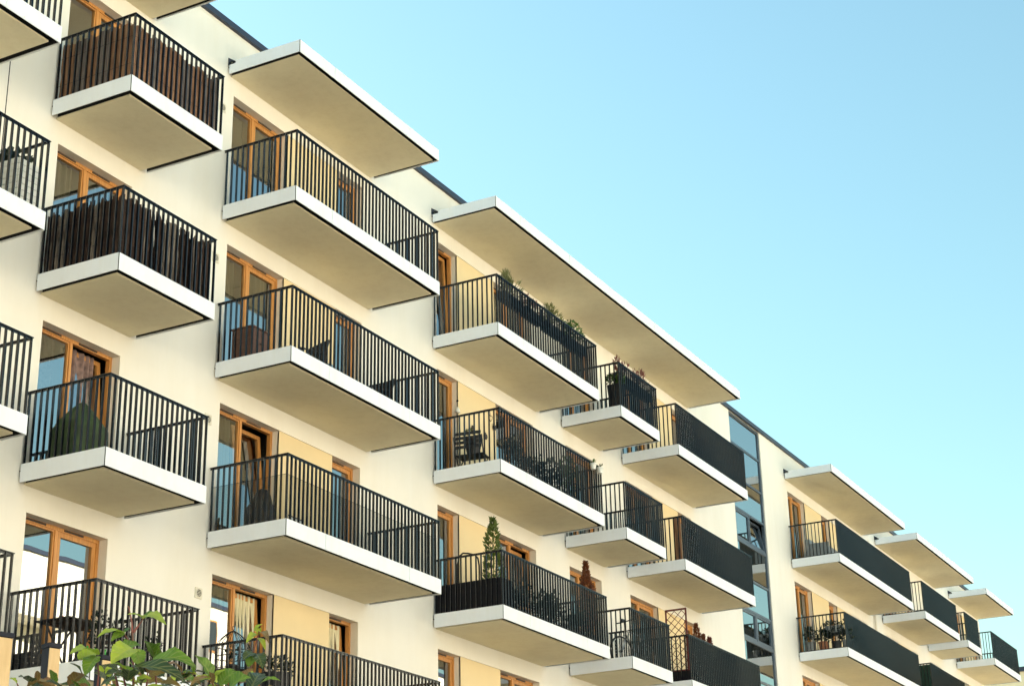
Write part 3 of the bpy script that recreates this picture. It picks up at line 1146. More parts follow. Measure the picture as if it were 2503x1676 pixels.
# ------------------------------------------------------------------ bird cage and pot on the wide balcony below
t = thing('bird_cage', 'brown wire bird cage with pointed dome behind the lowest wide railing', 'bird cage', (9.42, -0.40, z2))
CR = 0.27
s = MB()
s.lathe([(CR + 0.015, 0.70), (CR + 0.015, 0.74), (CR, 0.745)], 20)
s.build('tray', 'iron', t)
for i in range(20):
    a = 2 * math.pi * i / 20
    pts = [(CR * math.cos(a), CR * math.sin(a), 0.74), (CR * math.cos(a), CR * math.sin(a), 1.13)]
    for k in range(1, 7):
        u = k / 6
        rr_ = CR * (1 - u) ** 0.8 if u < 1 else 0.004
        pts.append((rr_ * math.cos(a), rr_ * math.sin(a), 1.13 + 0.25 * (u ** 0.8)))
    w_ = MB()
    w_.tube(pts, 0.0045, 5)
    w_.build('wire', 'iron', t)
for z in (0.76, 0.95, 1.13):
    w_ = MB()
    w_.tube([(CR * math.cos(2 * math.pi * k / 24), CR * math.sin(2 * math.pi * k / 24), z) for k in range(24)], 0.008, 6, closed=True)
    w_.build('hoop', 'iron', t)
w_ = MB()
w_.tube([(0.03 * math.cos(k / 2), 0, 1.42 + 0.03 * math.sin(k / 2)) for k in range(13)], 0.006, 5)
w_.build('hanging_ring', 'iron', t)
for i in range(4):
    a = math.pi / 4 + i * math.pi / 2
    w_ = MB()
    w_.tube([(0.26 * math.cos(a), 0.26 * math.sin(a), 0), (0.2 * math.cos(a), 0.2 * math.sin(a), 0.70)], 0.014, 6)
    w_.build('leg', 'iron', t)
pl = bush_foliage(0.14, 0.14, 0.14, 90, 61, 0.06, (0, 0, 0.14))
potted('caged_plant', 'dark trailing plant inside the wire bird cage', (9.42, -0.40, z2 + 0.746), 0.06, 0.08, 0.09, 'black', pl, 'ivy', cat='plant')
f = bush_foliage(0.26, 0.24, 0.16, 260, 62, 0.07, (0, 0, 0.10))
tp = potted('flower_pot', 'tall black pot of dark foliage with white flowers at railing corner', (9.50, -1.18, z2), 0.19, 0.25, 0.62, 'black', f, 'ivy', cat='plant')
tag(bush_foliage(0.24, 0.22, 0.13, 26, 63, 0.035, (0, 0, 0.78), asp=0.5).build('blossom', 'whiteflower', tp), kind='stuff')
t = thing('small_lantern', 'small white lantern with dark cap on the lowest wide balcony', 'lantern', (10.62, -1.25, z2))
s = MB()
s.box(-0.06, 0.06, -0.06, 0.06, 0, 0.3)
s.build('body', 'white', t)
s = MB()
s.lathe([(0.10, 0.301), (0.02, 0.40), (0.015, 0.44)], 4)
s.build('cap', 'terracotta', t)

# ------------------------------------------------------------------ wide balcony, second from top: cupboard, wicker chairs
z4 = fl(4)
t = thing('low_cupboard', 'brown wooden cupboard on short legs behind wide balcony railing', 'cupboard', (9.33, -0.62, z4))
s = MB()
s.box(0, 0.46, 0, 0.42, 0.10, 0.66)
s.build('body', 'brownbox', t)
s = MB()
s.box(-0.02, 0.48, -0.02, 0.44, 0.661, 0.685)
s.build('top', 'brownbox', t)
for i, x in enumerate((0.01, 0.235)):
    s = MB()
    s.box(x, x + 0.215, -0.014, -0.001, 0.12, 0.64)
    d_ = s.build('door', 'brownbox', t)
    k = MB()
    k.lathe([(0.012, 0), (0.012, 0.02)], 8)
    o = k.build('knob', 'iron', d_, (x + (0.19 if i == 0 else 0.025), -0.016, 0.4))
    o.rotation_euler = (math.pi / 2, 0, 0)
for (x, y) in ((0.03, 0.03), (0.43, 0.03), (0.03, 0.39), (0.43, 0.39)):
    s = MB()
    s.box(x - 0.02, x + 0.02, y - 0.02, y + 0.02, 0, 0.099)
    s.build('leg', 'wood', t)


def wicker_chair(loc, rotz, label, w_=0.62):
    t = thing('wicker_chair', label, 'chair', loc, None, rotz)
    s = MB()
    s.box(-w_ / 2, w_ / 2, -0.28, 0.25, 0.30, 0.40)
    s.build('seat', 'wicker', t)
    for k in range(9):
        s = MB()
        s.box(-w_ / 2 + 0.03, w_ / 2 - 0.03, 0.251 + 0.006 * k, 0.275 + 0.006 * k, 0.34 + k * 0.058, 0.39 + k * 0.058)
        s.build('back_weave', 'wicker', t)
    for sx in (-1, 1):
        s = MB()
        s.tube([(sx * w_ / 2, -0.26, 0), (sx * w_ / 2, -0.26, 0.60), (sx * w_ / 2, 0.25, 0.62), (sx * w_ / 2, 0.33, 0.88)], 0.022, 7)
        s.build('arm_frame', 'wicker', t)
        s = MB()
        s.tube([(sx * (w_ / 2 - 0.02), 0.24, 0.0), (sx * (w_ / 2 - 0.02), 0.26, 0.62)], 0.02, 7)
        s.build('leg', 'wicker', t)
    s = MB()
    s.tube([(-w_ / 2, 0.33, 0.88), (w_ / 2, 0.33, 0.88)], 0.024, 7)
    s.build('back_rail', 'wicker', t)
    return t


wicker_chair((10.78, -0.62, z4), -1.9, 'dark wicker armchair near the corner of the wide balcony')
wicker_chair((13.0, -0.62, z4), -1.9, 'dark wicker armchair at the far end of the wide balcony', 0.52)
t = thing('cushioned_stool', 'dark stool with blue grey cushion between two wicker armchairs', 'stool', (11.55, -0.62, z4))
s = MB()
s.box(-0.22, 0.22, -0.2, 0.2, 0.42, 0.46)
s.build('seat', 'darkwood', t)
s = MB()
s.box(-0.21, 0.21, -0.19, 0.19, 0.461, 0.62)
s.build('cushion', 'blue', t)
for (x, y) in ((-.18, -.16), (.18, -.16), (-.18, .16), (.18, .16)):
    s = MB()
    s.box(x - 0.02, x + 0.02, y - 0.02, y + 0.02, 0, 0.419)
    s.build('leg', 'darkwood', t)
t = thing('coffee_table', 'low dark slatted table beside the blue cushioned stool', 'table', (12.2, -0.75, z4))
for i in range(5):
    s = MB()
    s.box(-0.28, 0.28, -0.22 + i * 0.09, -0.14 + i * 0.09, 0.40, 0.42)
    s.build('slat', 'darkwood', t)
for (x, y) in ((-.24, -.18), (.24, -.18), (-.24, .18), (.24, .18)):
    s = MB()
    s.box(x - 0.018, x + 0.018, y - 0.018, y + 0.018, 0, 0.399)
    s.build('leg', 'darkwood', t)

# ------------------------------------------------------------------ clear wind screen on the third wide balcony, with a chair and a board
x0, x1, _ = COLS['C']
t = thing('wind_screen', 'smoky clear plastic wind screen fixed inside the wide balcony railing', 'wind screen', (x0, 0, 3 * H))
s = MB()
s.quad((0.065, -0.04, -0.04), (0.065, -D + 0.065, -0.04), (0.065, -D + 0.065, 0.75), (0.065, -0.04, 0.75))
s.build('pane', 'acrylic', t)
s = MB()
s.quad((0.065, -D + 0.062, -0.04), (x1 - x0 - 0.07, -D + 0.062, -0.04), (x1 - x0 - 0.07, -D + 0.062, 0.75), (0.065, -D + 0.062, 0.75))
s.build('pane', 'acrylic', t)
s = MB()
s.tube([(0.065, -0.03, 0.752), (0.065, -D + 0.064, 0.752), (x1 - x0 - 0.06, -D + 0.064, 0.752)], 0.004, 6)
s.build('edge_strip', 'black', t)
z3 = fl(3)
t = thing('covered_chair', 'chair under a black cover behind the clear wind screen', 'chair', (10.0, -0.42, z3))
mb = MB()
nA = 28
prof = [(0.30, 0.0), (0.29, 0.2), (0.27, 0.45), (0.25, 0.62), (0.2, 0.66), (0.12, 0.9), (0.03, 0.95)]
for (r_, z) in prof:
    for i in range(nA):
        a = 2 * math.pi * i / nA
        f_ = 1 + 0.06 * math.sin(6 * a + z * 4)
        mb.v.append((r_ * f_ * math.cos(a) + 0.15 * max(0, z - 0.6), r_ * f_ * math.sin(a) * 0.9, z))
for j in range(len(prof) - 1):
    for i in range(nA):
        mb.f.append((j * nA + i, j * nA + (i + 1) % nA, (j + 1) * nA + (i + 1) % nA, (j + 1) * nA + i))
        mb.m.append(0)
mb.f.append(tuple((len(prof) - 1) * nA + i for i in range(nA)))
mb.m.append(0)
mb.build('cover', 'black', t, smooth=True)
s = MB()
s.box(0.30, 0.33, -0.02, 0.02, 0, 0.2)
s.build('leg', 'iron', t)
t = thing('leaning_board', 'white board in a wooden edge leaning behind the clear wind screen', 'board', (10.62, -0.62, z3))
s = MB()
s.box(0, 0.42, 0, 0.012, 0.0, 0.62)
s.build('panel', 'white', t)
s = MB()
s.box(-0.03, -0.001, -0.005, 0.02, 0, 0.80)
s.build('edge', 'post_tan', t)
s = MB()
s.box(-0.03, 0.45, -0.004, 0.016, 0.621, 0.645)
s.build('top_edge', 'darkwood', t)
t.rotation_euler = (math.radians(-9), 0, 0.0)

# ------------------------------------------------------------------ top wide balcony with plants along the rail (column D)
z5 = fl(5)


def rail_box(x, wd, r, label, fmat, fol, group, c='D'):
    t = thing('flower_box', label, 'flower box', (x, -D + 0.19, r * H + 0.72), group)
    s = MB()
    s.box(0, wd, -0.085, 0.085, 0, 0.012)
    for (xa, xb, ya, yb) in ((0, wd, -0.085, -0.073), (0, wd, 0.073, 0.085), (0, 0.012, -0.0729, 0.0729), (wd - 0.012, wd, -0.0729, 0.0729)):
        s.box(xa, xb, ya, yb, 0.0125, 0.19)
    s.build('box', 'black', t)
    s = MB()
    s.box(0.013, wd - 0.013, -0.072, 0.072, 0.0126, 0.165)
    s.build('soil', 'dark', t)
    for xh in (0.08, wd - 0.1):
        s = MB()
        s.box(xh, xh + 0.02, -0.115, -0.086, 0.05, 0.345)
        s.box(xh, xh + 0.02, -0.175, -0.1151, 0.363, 0.369)
        s.build('hook', 'iron', t)
    tag(fol.build('foliage', fmat, t), kind='stuff')
    return t


gD = 'flower boxes on the top planted railing'
rail_box(16.72, 0.80, 5, 'black flower box with wispy grey green tuft at railing corner', 'feather', bush_foliage(0.34, 0.1, 0.27, 420, 71, 0.13, (0.45, 0.0, 0.44), up=0.9, asp=0.10), gD)
rail_box(17.68, 0.78, 5, 'black flower box with low reddish and green tufts', 'redflower', bush_foliage(0.36, 0.09, 0.19, 190, 72, 0.06, (0.4, 0.0, 0.35)), gD)
rail_box(18.62, 0.84, 5, 'black flower box with feathery yellow green plants', 'feather', bush_foliage(0.40, 0.1, 0.24, 360, 73, 0.09, (0.42, 0.0, 0.42), up=0.7, asp=0.2), gD)
rail_box(19.60, 0.98, 5, 'black flower box with leafy green plants near far railing end', 'box_green', bush_foliage(0.46, 0.1, 0.25, 420, 74, 0.07, (0.5, 0.0, 0.41)), gD)
s = MB()
# ------------------------------------------------------------------ second planted balcony (column D, row 4)
t = slat_chair((17.02, -0.55, z4), math.pi / 2 + 0.15, 'black slatted folding chair holding a big pot', 'black', 0.80, 0.60)
f = bush_foliage(0.19, 0.19, 0.10, 90, 80, 0.055, (0, 0, 0.08), up=1.0)
potted('chair_pot', 'big black pot with sprouting plant on the slatted folding chair', (16.83, -0.60, z4 + 0.449), 0.12, 0.19, 0.36, 'black', f, 'feather')
t = thing('hanging_bell', 'small white bell hanging in the brown door reveal', 'bell', (17.20, -0.03, 13.13))
s = MB()
s.lathe([(0.060, 0.0), (0.05, 0.05), (0.035, 0.10), (0.012, 0.125)], 14)
s.build('bell_body', 'white', t, smooth=True)
s = MB()
s.tube([(0, 0, 0.12), (0.005, 0.0, 0.2), (0, 0.03, 0.27)], 0.004, 5)
s.build('cord', 'black', t)
s = MB()
s.lathe([(0.02, 0.245), (0.026, 0.265), (0.012, 0.285)], 10)
s.build('hook', 'black', t)
labs = ['dark round beetle ornament on tan wall above the potted chair', 'dark round beetle ornament on tan wall nearest the brown door', 'dark round beetle ornament lowest on the tan wall']
for i, (x, z) in enumerate(((17.88, 12.96), (18.83, 13.28), (18.43, 12.96))):
    t = thing('beetle_ornament', labs[i], 'ornament', (x, 0.0, z), 'beetle ornaments on the tan wall')
    s = MB()
    s.lathe([(0.01, 0), (0.055, 0.012), (0.068, 0.03), (0.05, 0.05), (0.01, 0.058)], 14)
    o = s.build('shell', 'darkwood', t, (0, 0.016, 0), smooth=True)
    o.rotation_euler = (math.pi / 2, 0, 0)
    s = MB()
    s.lathe([(0.004, 0), (0.026, 0.012), (0.02, 0.03), (0.004, 0.034)], 10)
    o = s.build('head', 'black', t, (0.0, 0.016, 0.072), smooth=True)
    o.rotation_euler = (math.pi / 2, 0, 0)
t = thing('wire_ornament', 'thin wire heart ornament hanging on the tan wall', 'ornament', (18.66, 0.0, 13.45))
s = MB()
s.tube([(0.07 * math.sin(k / 24 * 6.283) ** 3 * 1.2, -0.012, 0.085 * (13 * math.cos(k / 24 * 6.283) - 5 * math.cos(2 * k / 24 * 6.283) - 2 * math.cos(3 * k / 24 * 6.283)) / 16) for k in range(24)], 0.006, 5, closed=True)
s.build('heart', 'iron', t)
s = MB()
s.tube([(0, -0.012, 0.05), (0, -0.004, 0.16)], 0.003, 5)
s.build('cord', 'iron', t)
PL = [(17.55, 0.75, 0.26, 'ivy', 'big dark shrub pressed against the second planted railing'), (18.35, 0.55, 0.22, 'ivy', 'rounded dark shrub in the middle of the second planted railing'),
      (19.15, 0.62, 0.24, 'ivy', 'dark bushy plant past the middle of the second planted railing'), (19.95, 0.88, 0.22, 'box_green', 'tall green topped plant near the end of the second planted railing')]
for i, (x, h, r_, mk, lab) in enumerate(PL):
    f = bush_foliage(r_, 0.2, h / 2, 420, 90 + i, 0.075, (0, 0, h / 2))
    potted('potted_shrub', lab, (x, -1.18, z4), 0.13, 0.17, 0.27, 'black', f, mk, h * 0.5, group='shrubs behind the second planted railing')
for i, (x, lab) in enumerate(((20.38, 'small white pot hung on the railing, left of its twin'), (20.72, 'small white pot hung at the very end of the railing'))):
    t = thing('rail_pot', lab, 'pot', (x, -D - 0.045, 4 * H + HR - 0.20), 'white pots on the railing end')
    pot_mesh(0.05, 0.065, 0.13, 14).build('pot', 'white', t)
    s = MB()
    s.box(-0.012, 0.012, 0.066, 0.10, 0.10, 0.206)
    s.build('hook', 'iron', t)
    tag(bush_foliage(0.06, 0.06, 0.05, 30, 97 + i, 0.04, (0, 0, 0.16)).build('foliage', 'box_green', t), kind='stuff')

# ------------------------------------------------------------------ third planted balcony: thuja, arch, black mesh
t = thing('mesh_screen', 'black mesh cloth along the lower half of the corner railing', 'privacy screen', (16.209, 0, 3 * H))
s = MB()
s.box(0.066, 0.070, -D + 0.07, -0.03, -0.05, 0.56)
s.build('side_cloth', 'blackmesh', t)
s = MB()
s.box(0.071, 0.50, -D + 0.066, -D + 0.070, -0.05, 0.56)
s.build('front_cloth', 'blackmesh', t)
potted('thuja', 'tall green thuja rising above the railing corner', (16.83, -1.02, z3), 0.17, 0.21, 0.34, 'black', conifer_foliage(1.64, 0.33, 1000, 103, 0.085), 'thuja', 1.5, cat='tree')
t = thing('tube_arch', 'black bent tube frame standing beside the green thuja', 'frame', (16.42, -0.62, z3))
s = MB()
s.tube([(-0.13, 0.1, 0), (-0.13, 0.1, 1.0), (-0.08, 0.09, 1.16), (0.02, 0.06, 1.25), (0.16, 0.02, 1.27), (0.34, -0.03, 1.27), (0.42, -0.05, 1.22), (0.45, -0.06, 1.08), (0.45, -0.06, 0)], 0.017, 8)
s.build('tube', 'iron', t, smooth=True)
s = MB()
s.tube([(-0.13, 0.1, 0.3), (0.45, -0.06, 0.3)], 0.012, 6)
s.build('cross_bar', 'iron', t)
PL = [(17.75, 0.62, 0.22, 'dark leafy shrub right of the thuja behind the railing'), (18.55, 0.55, 0.26, 'low dark shrub in the middle of the thuja balcony'), (19.4, 0.75, 0.24, 'taller dark shrub on the thuja balcony'), (20.1, 0.6, 0.22, 'dark shrub beside the rusty conifer')]
for i, (x, h, r_, lab) in enumerate(PL):
    f = bush_foliage(r_, 0.2, h / 2, 380, 110 + i, 0.075, (0, 0, h / 2))
    potted('potted_shrub', lab, (x, -1.15, z3), 0.13, 0.17, 0.27, 'black', f, 'ivy', h * 0.5, group='shrubs on the thuja balcony')
potted('dry_conifer', 'rusty brown dried conifer rising at the end of the thuja balcony', (20.74, -1.16, z3), 0.14, 0.17, 0.30, 'black', conifer_foliage(1.62, 0.26, 1500, 121, 0.07), 'thuja_brown', 1.4, cat='tree')

# ------------------------------------------------------------------ narrow top balcony: tall planter, red flowers
t = thing('tall_planter', 'tall tapered black planter with round boxwood on narrow top balcony', 'planter', (22.38, -1.33, z5))
s = MB()
b0, b1, hh = 0.115, 0.16, 0.66
s.v += [(-b0, -b0, 0), (b0, -b0, 0), (b0, b0, 0), (-b0, b0, 0), (-b1, -b1, hh), (b1, -b1, hh), (b1, b1, hh), (-b1, b1, hh), (-b1 + .02, -b1 + .02, hh), (b1 - .02, -b1 + .02, hh), (b1 - .02, b1 - .02, hh), (-b1 + .02, b1 - .02, hh)]
s.f += [(0, 3, 2, 1), (0, 1, 5, 4), (1, 2, 6, 5), (2, 3, 7, 6), (3, 0, 4, 7), (4, 5, 9, 8), (5, 6, 10, 9), (6, 7, 11, 10), (7, 4, 8, 11), (8, 9, 10, 11)]
s.m += [0] * 10
s.build('pot', 'black', t)
tag(bush_foliage(0.20, 0.20, 0.19, 900, 131, 0.05, (0, 0, hh + 0.13)).build('foliage', 'box_green', t), kind='stuff')
gE = 'flower boxes on the narrow top balcony'
rail_box(22.30, 0.85, 5, 'black box of spiky dry red flowers at narrow balcony corner', 'redflower', bush_foliage(0.42, 0.09, 0.24, 170, 141, 0.10, (0.42, 0, 0.42), up=1.2, asp=0.16), gE)
rail_box(23.25, 0.92, 5, 'black box of spiky dry red flowers at narrow balcony far end', 'redflower', bush_foliage(0.46, 0.09, 0.22, 150, 142, 0.10, (0.46, 0, 0.42), up=1.2, asp=0.16), gE)

# ------------------------------------------------------------------ bicycle on the narrow lower balcony
t = thing('bicycle', 'silver and black bicycle with its front wheel turned, behind narrow railing', 'bicycle', (22.74, -1.0, z3))
t.rotation_euler = (0, 0, math.radians(-4))


def wheel(cx, cy, rz):
    R_ = 0.335
    ca, sa = math.cos(rz), math.sin(rz)

    def P(u, v, s_=0):
        return (cx + u * ca - s_ * sa, cy + u * sa + s_ * ca, R_ + v)
    w_ = MB()
    w_.tube([P(R_ * 0.955 * math.cos(2 * math.pi * k / 36), R_ * 0.955 * math.sin(2 * math.pi * k / 36)) for k in range(36)], 0.022, 8, closed=True)
    o = w_.build('wheel', 'rubber', t, smooth=True)
    w_ = MB()
    w_.tube([P(0.296 * math.cos(2 * math.pi * k / 36), 0.296 * math.sin(2 * math.pi * k / 36)) for k in range(36)], 0.010, 6, closed=True)
    w_.build('rim', 'silver', o, smooth=True)
    w_ = MB()
    for k in range(16):
        a = 2 * math.pi * k / 16
        w_.tube([P(0, 0, 0.02 * (-1) ** k), P(0.29 * math.cos(a), 0.29 * math.sin(a))], 0.0025, 4)
    w_.build('spokes', 'silver', o)
    w_ = MB()
    w_.tube([P(0, 0, -0.05), P(0, 0, 0.05)], 0.022, 8)
    w_.build('hub', 'black', o)


WZ = math.radians(-17)
wheel(0, 0, WZ)
wheel(1.08, -0.12, math.radians(-4))
fork = MB()
hd = Vector((0.19, -0.03, 0.80))
for sgn in (-1, 1):
    ax = Vector((-math.sin(WZ) * 0.05 * sgn, math.cos(WZ) * 0.05 * sgn, 0))
    fork.tube([Vector((0, 0, 0.335)) + ax, hd + ax * 0.7 - Vector((0.03, 0, 0.12)), hd - Vector((0.02, 0, 0.08))], 0.015, 7)
fork.build('fork', 'silver', t, smooth=True)
fr = MB()
bb = Vector((0.62, -0.08, 0.30))
stp = Vector((0.78, -0.1, 0.78))
rax = Vector((1.08, -0.12, 0.335))
fr.tube([hd + Vector((-0.01, 0, 0.06)), hd - Vector((-0.02, 0, 0.08))], 0.024, 8)
fr.tube([hd - Vector((-0.015, 0, 0.06)), bb], 0.022, 8)
fr.tube([hd + Vector((0, 0, 0.03)), stp], 0.017, 8)
fr.tube([bb, stp + Vector((0.02, 0, 0.09))], 0.017, 8)
for s_ in (-0.05, 0.05):
    fr.tube([bb + Vector((0, s_ * 0.6, 0)), rax + Vector((0, s_, 0))], 0.010, 6)
    fr.tube([stp + Vector((0, s_ * 0.4, -0.03)), rax + Vector((0, s_, 0))], 0.009, 6)
fr.build('frame', 'silver', t, smooth=True)
hb = MB()
ax = Vector((-math.sin(WZ), math.cos(WZ), 0))
fwv = Vector((-math.cos(WZ), -math.sin(WZ), 0))
hc = hd + Vector((-0.03, 0, 0.22))
hb.tube([hd + Vector((-0.01, 0, 0.06)), hc], 0.016, 8)
hb.tube([hc - ax * 0.31 - fwv * 0.05 + Vector((0, 0, 0.02)), hc - ax * 0.1, hc + ax * 0.1, hc + ax * 0.31 - fwv * 0.05 + Vector((0, 0, 0.02))], 0.014, 8)
hb.build('handlebar', 'black', t, smooth=True)
sd_ = MB()
sd_.v += [tuple(stp + Vector(v)) for v in ((-0.16, -0.02, 0.13), (-0.16, 0.02, 0.13), (0.1, -0.075, 0.14), (0.1, 0.075, 0.14), (-0.16, -0.015, 0.10), (-0.16, 0.015, 0.10), (0.1, -0.06, 0.095), (0.1, 0.06, 0.095))]
sd_.f += [(0, 2, 3, 1), (4, 5, 7, 6), (0, 1, 5, 4), (2, 6, 7, 3), (0, 4, 6, 2), (1, 3, 7, 5)]
sd_.m += [0] * 6
sd_.build('saddle', 'black', t)
pd = MB()
pd.lathe([(0.09, -0.004), (0.09, 0.004)], 20)
o = pd.build('chain_ring', 'black', t, tuple(bb + Vector((0, -0.05, 0))))
o.rotation_euler = (math.pi / 2, 0, 0)
bl = MB()
for k in range(3):
    bl.box(-0.05, 0.05, -0.03, 0.03, -0.02, 0.05)
    break
o = bl.build('lamp', 'black', t, tuple(hc + fwv * 0.06))

# ------------------------------------------------------------------ trellis balcony
t = thing('lattice_trellis', 'dark red wooden lattice trellis standing at a railing corner', 'trellis', (25.56, 0, z3))
ya, yb, za, zb = -1.47, -0.92, 0.30, 1.80
for (y0, y1, z0_, z1_) in ((ya, ya + 0.035, 0.0, zb), (yb - 0.035, yb, 0.0, zb), (ya + 0.0351, yb - 0.0351, zb - 0.04, zb), (ya + 0.0351, yb - 0.0351, za, za + 0.04)):
    s = MB()
    s.box(-0.015, 0.015, y0, y1, z0_, z1_)
    s.build('frame_bar', 'redwood', t)
yi0, yi1, zi0, zi1 = ya + 0.036, yb - 0.036, za + 0.04, zb - 0.04
for sgn in (1, -1):
    off = -2.2
    while off < 3.0:
        # line z = zi0 + off + sgn*(y - yi0)*1.0
        pts = []
        n = 60
        for k in range(n + 1):
            y = yi0 + (yi1 - yi0) * k / n
            z = zi0 + off + sgn * (y - yi0)
            if zi0 <= z <= zi1:
                pts.append((y, z))
        if len(pts) > 3:
            (y0, z0_), (y1, z1_) = pts[0], pts[-1]
            dx = 0.004 if sgn > 0 else -0.004
            s = MB()
            nx = 0.010
            s.v += [(dx - 0.003, y0, z0_ - nx), (dx - 0.003, y1, z1_ - nx), (dx - 0.003, y1, z1_ + nx), (dx - 0.003, y0, z0_ + nx),
                    (dx + 0.003, y0, z0_ - nx), (dx + 0.003, y1, z1_ - nx), (dx + 0.003, y1, z1_ + nx), (dx + 0.003, y0, z0_ + nx)]
            s.f += [(0, 1, 2, 3), (7, 6, 5, 4), (0, 4, 5, 1), (3, 2, 6, 7), (0, 3, 7, 4), (1, 5, 6, 2)]
            s.m += [0] * 6
            s.build('lattice_strip', 'redwood', t)
        off += 0.185
t = thing('mesh_screen', 'black cloth strip along the foot of the trellis railing', 'privacy screen', (25.451, 0, 3 * H))
s = MB()
s.box(0.066, 0.070, -D + 0.07, -0.9, -0.05, 0.24)
s.build('side_cloth', 'blackmesh', t)
s = MB()
s.box(0.062, 0.072, -D + 0.058, -D + 0.069, -0.05, 1.0)
s.build('corner_batten', 'darkwood', t)
CF = [(26.78, 1.62, 0.24, 'tallest of three rusty conifers behind the trellis balcony railing'), (27.22, 1.42, 0.16, 'slim middle one of three rusty conifers behind the trellis balcony railing'), (27.62, 1.42, 0.22, 'greenish rusty conifer farthest from the lattice trellis')]
for i, (x, h, r_, lab) in enumerate(CF):
    potted('dry_conifer', lab, (x, -1.2, z3), 0.12, 0.16, 0.26, 'black', conifer_foliage(h - 0.2, r_, 900, 150 + i, 0.065), 'thuja_brown' if i < 2 else 'redflower', h * 0.8, cat='tree', group='dried conifers on the trellis balcony')
t = tag(MB.build((lambda m: (m.box(-0.02, 0.02, -0.09, 0.09, -0.02, 1.16), m)[1])(MB()), 'leaning_plank', 'plank', None, (25.62, -1.33, 4 * H - 0.04)), 'upright brown plank inside the railing corner above the trellis balcony', 'plank')

# ------------------------------------------------------------------ far block of balconies: sofa, buckets, green cloth
t = thing('garden_sofa', 'grey garden sofa on dark legs at the top far balcony', 'sofa', (38.3, -1.15, z5))
s = MB()
s.box(0.0, 1.7, 0.0, 0.62, 0.22, 0.42)
s.build('seat', 'greymetal', t)
s = MB()
s.box(0.0, 1.7, 0.621, 0.74, 0.22, 0.72)
s.build('backrest', 'greymetal', t)
for (x, y) in ((0.05, 0.05), (1.6, 0.05), (0.05, 0.55), (1.6, 0.55)):
    s = MB()
    s.box(x, x + 0.05, y, y + 0.05, 0, 0.219)
    s.build('leg', 'black', t)
s = MB()
s.box(-0.06, -0.001, 0.0, 0.74, 0.05, 0.55)
s.build('armrest', 'greymetal', t)
BK = [(38.25, -0.30, 0.16, 'greymetal', 'grey bucket nearest the wall on the far plant balcony'), (38.35, -0.68, 0.15, 'terracotta', 'terracotta tub beside the grey bucket on the far plant balcony'), (38.5, -1.05, 0.15, 'black', 'black tub in the middle of the far plant balcony'), (38.45, -1.38, 0.13, 'greymetal', 'grey bucket at the railing corner of the far plant balcony')]
for i, (x, y, r_, mk, lab) in enumerate(BK):
    f = bush_foliage(0.24, 0.2, 0.26, 260, 170 + i, 0.08, (0, 0, 0.2))
    potted('plant_bucket', lab, (x, y, z4), r_ * 0.8, r_, 0.38, mk, f, 'ivy', group='buckets on the far plant balcony')
t = thing('plant_shelf', 'grey planter trough on a dark shelf above the black tub', 'shelf', (38.35, -1.35, z4))
s = MB()
s.box(0, 0.26, 0, 0.66, 0.58, 0.64)
s.build('board', 'black', t)
s = MB()
s.box(0.02, 0.24, 0.06, 0.60, 0.641, 0.86)
s.build('trough', 'greymetal', t)
for y in (0.03, 0.61):
    s = MB()
    s.box(0.1, 0.13, y, y + 0.03, 0, 0.579)
    s.build('leg', 'black', t)
tag(bush_foliage(0.14, 0.34, 0.15, 240, 181, 0.07, (0.13, 0.33, 0.92)).build('foliage', 'ivy', t), kind='stuff')
x0, x1, _ = COLS['H']
t = thing('mesh_screen', 'dark green cloth tied inside the railing of a lower far balcony', 'privacy screen', (x0, 0, 4 * H))
s = MB()
s.box(0.064, 0.068, -D + 0.07, -0.03, -0.04, 1.03)
s.build('side_cloth', 'greenmesh', t)
s = MB()
s.box(0.069, x1 - x0 - 0.07, -D + 0.066, -D + 0.070, -0.04, 1.03)
s.build('front_cloth', 'greenmesh', t)

# ------------------------------------------------------------------ foreground: steel fence posts and a creeper
def at(px, py, dist):
    """world point on the sight line through photo pixel (px,py) at a horizontal distance from the camera"""
    d = RR * ((px - 1251.5) / 4200.22) + UU * (-(py - 838.0) / 4200.22) + FF
    k = dist / math.hypot(d.x, d.y)
    return CAM + d * k


POSTS = [(3, 1548, 7.75, 'black square fence post with painted tan reflection at the left picture edge'), (126, 1574, 8.05, 'middle one of three square fence posts with black cap'), (254, 1604, 8.35, 'square fence post half hidden by the creeper leaves')]
PWD = 0.058
top_z = None
for i, (px, py, dist, lab) in enumerate(POSTS):
    p = at(px, py, dist)
    if top_z is None:
        top_z = p.z
    t = thing('fence_post', lab, 'post', (p.x, p.y, GROUND), 'steel fence posts below the balconies')
    ang = math.radians(-17)
    t.rotation_euler = (0, 0, ang)
    hgt = p.z - GROUND
    wd = PWD * (1.25 if i == 0 else 1.0)
    s = MB()
    s.box(-wd / 2, wd / 2, -wd / 2, wd / 2, 0, hgt - 0.02)
    s.build('tube', 'post_dark', t)
    s = MB()
    s.box(-wd / 2 + 0.002, wd / 2 - 0.002, -wd / 2 - 0.006, -wd / 2 - 0.0005, 0.1, hgt - 0.024)
    s.build('face_reflection', 'post_tan', t)  # tan layer: cream building's reflection on the glossy steel, put in as colour
    s = MB()
    s.box(-wd / 2 - 0.004, wd / 2 + 0.004, -wd / 2 - 0.010, wd / 2 + 0.004, hgt - 0.0195, hgt)
    s.build('cap', 'post_dark', t)

cre = thing('creeper', 'leafy green creeper with red stems climbing in front of the fence posts', 'climbing plant', tuple(at(330, 1760, 5.4)))
base0 = Vector(cre.location)


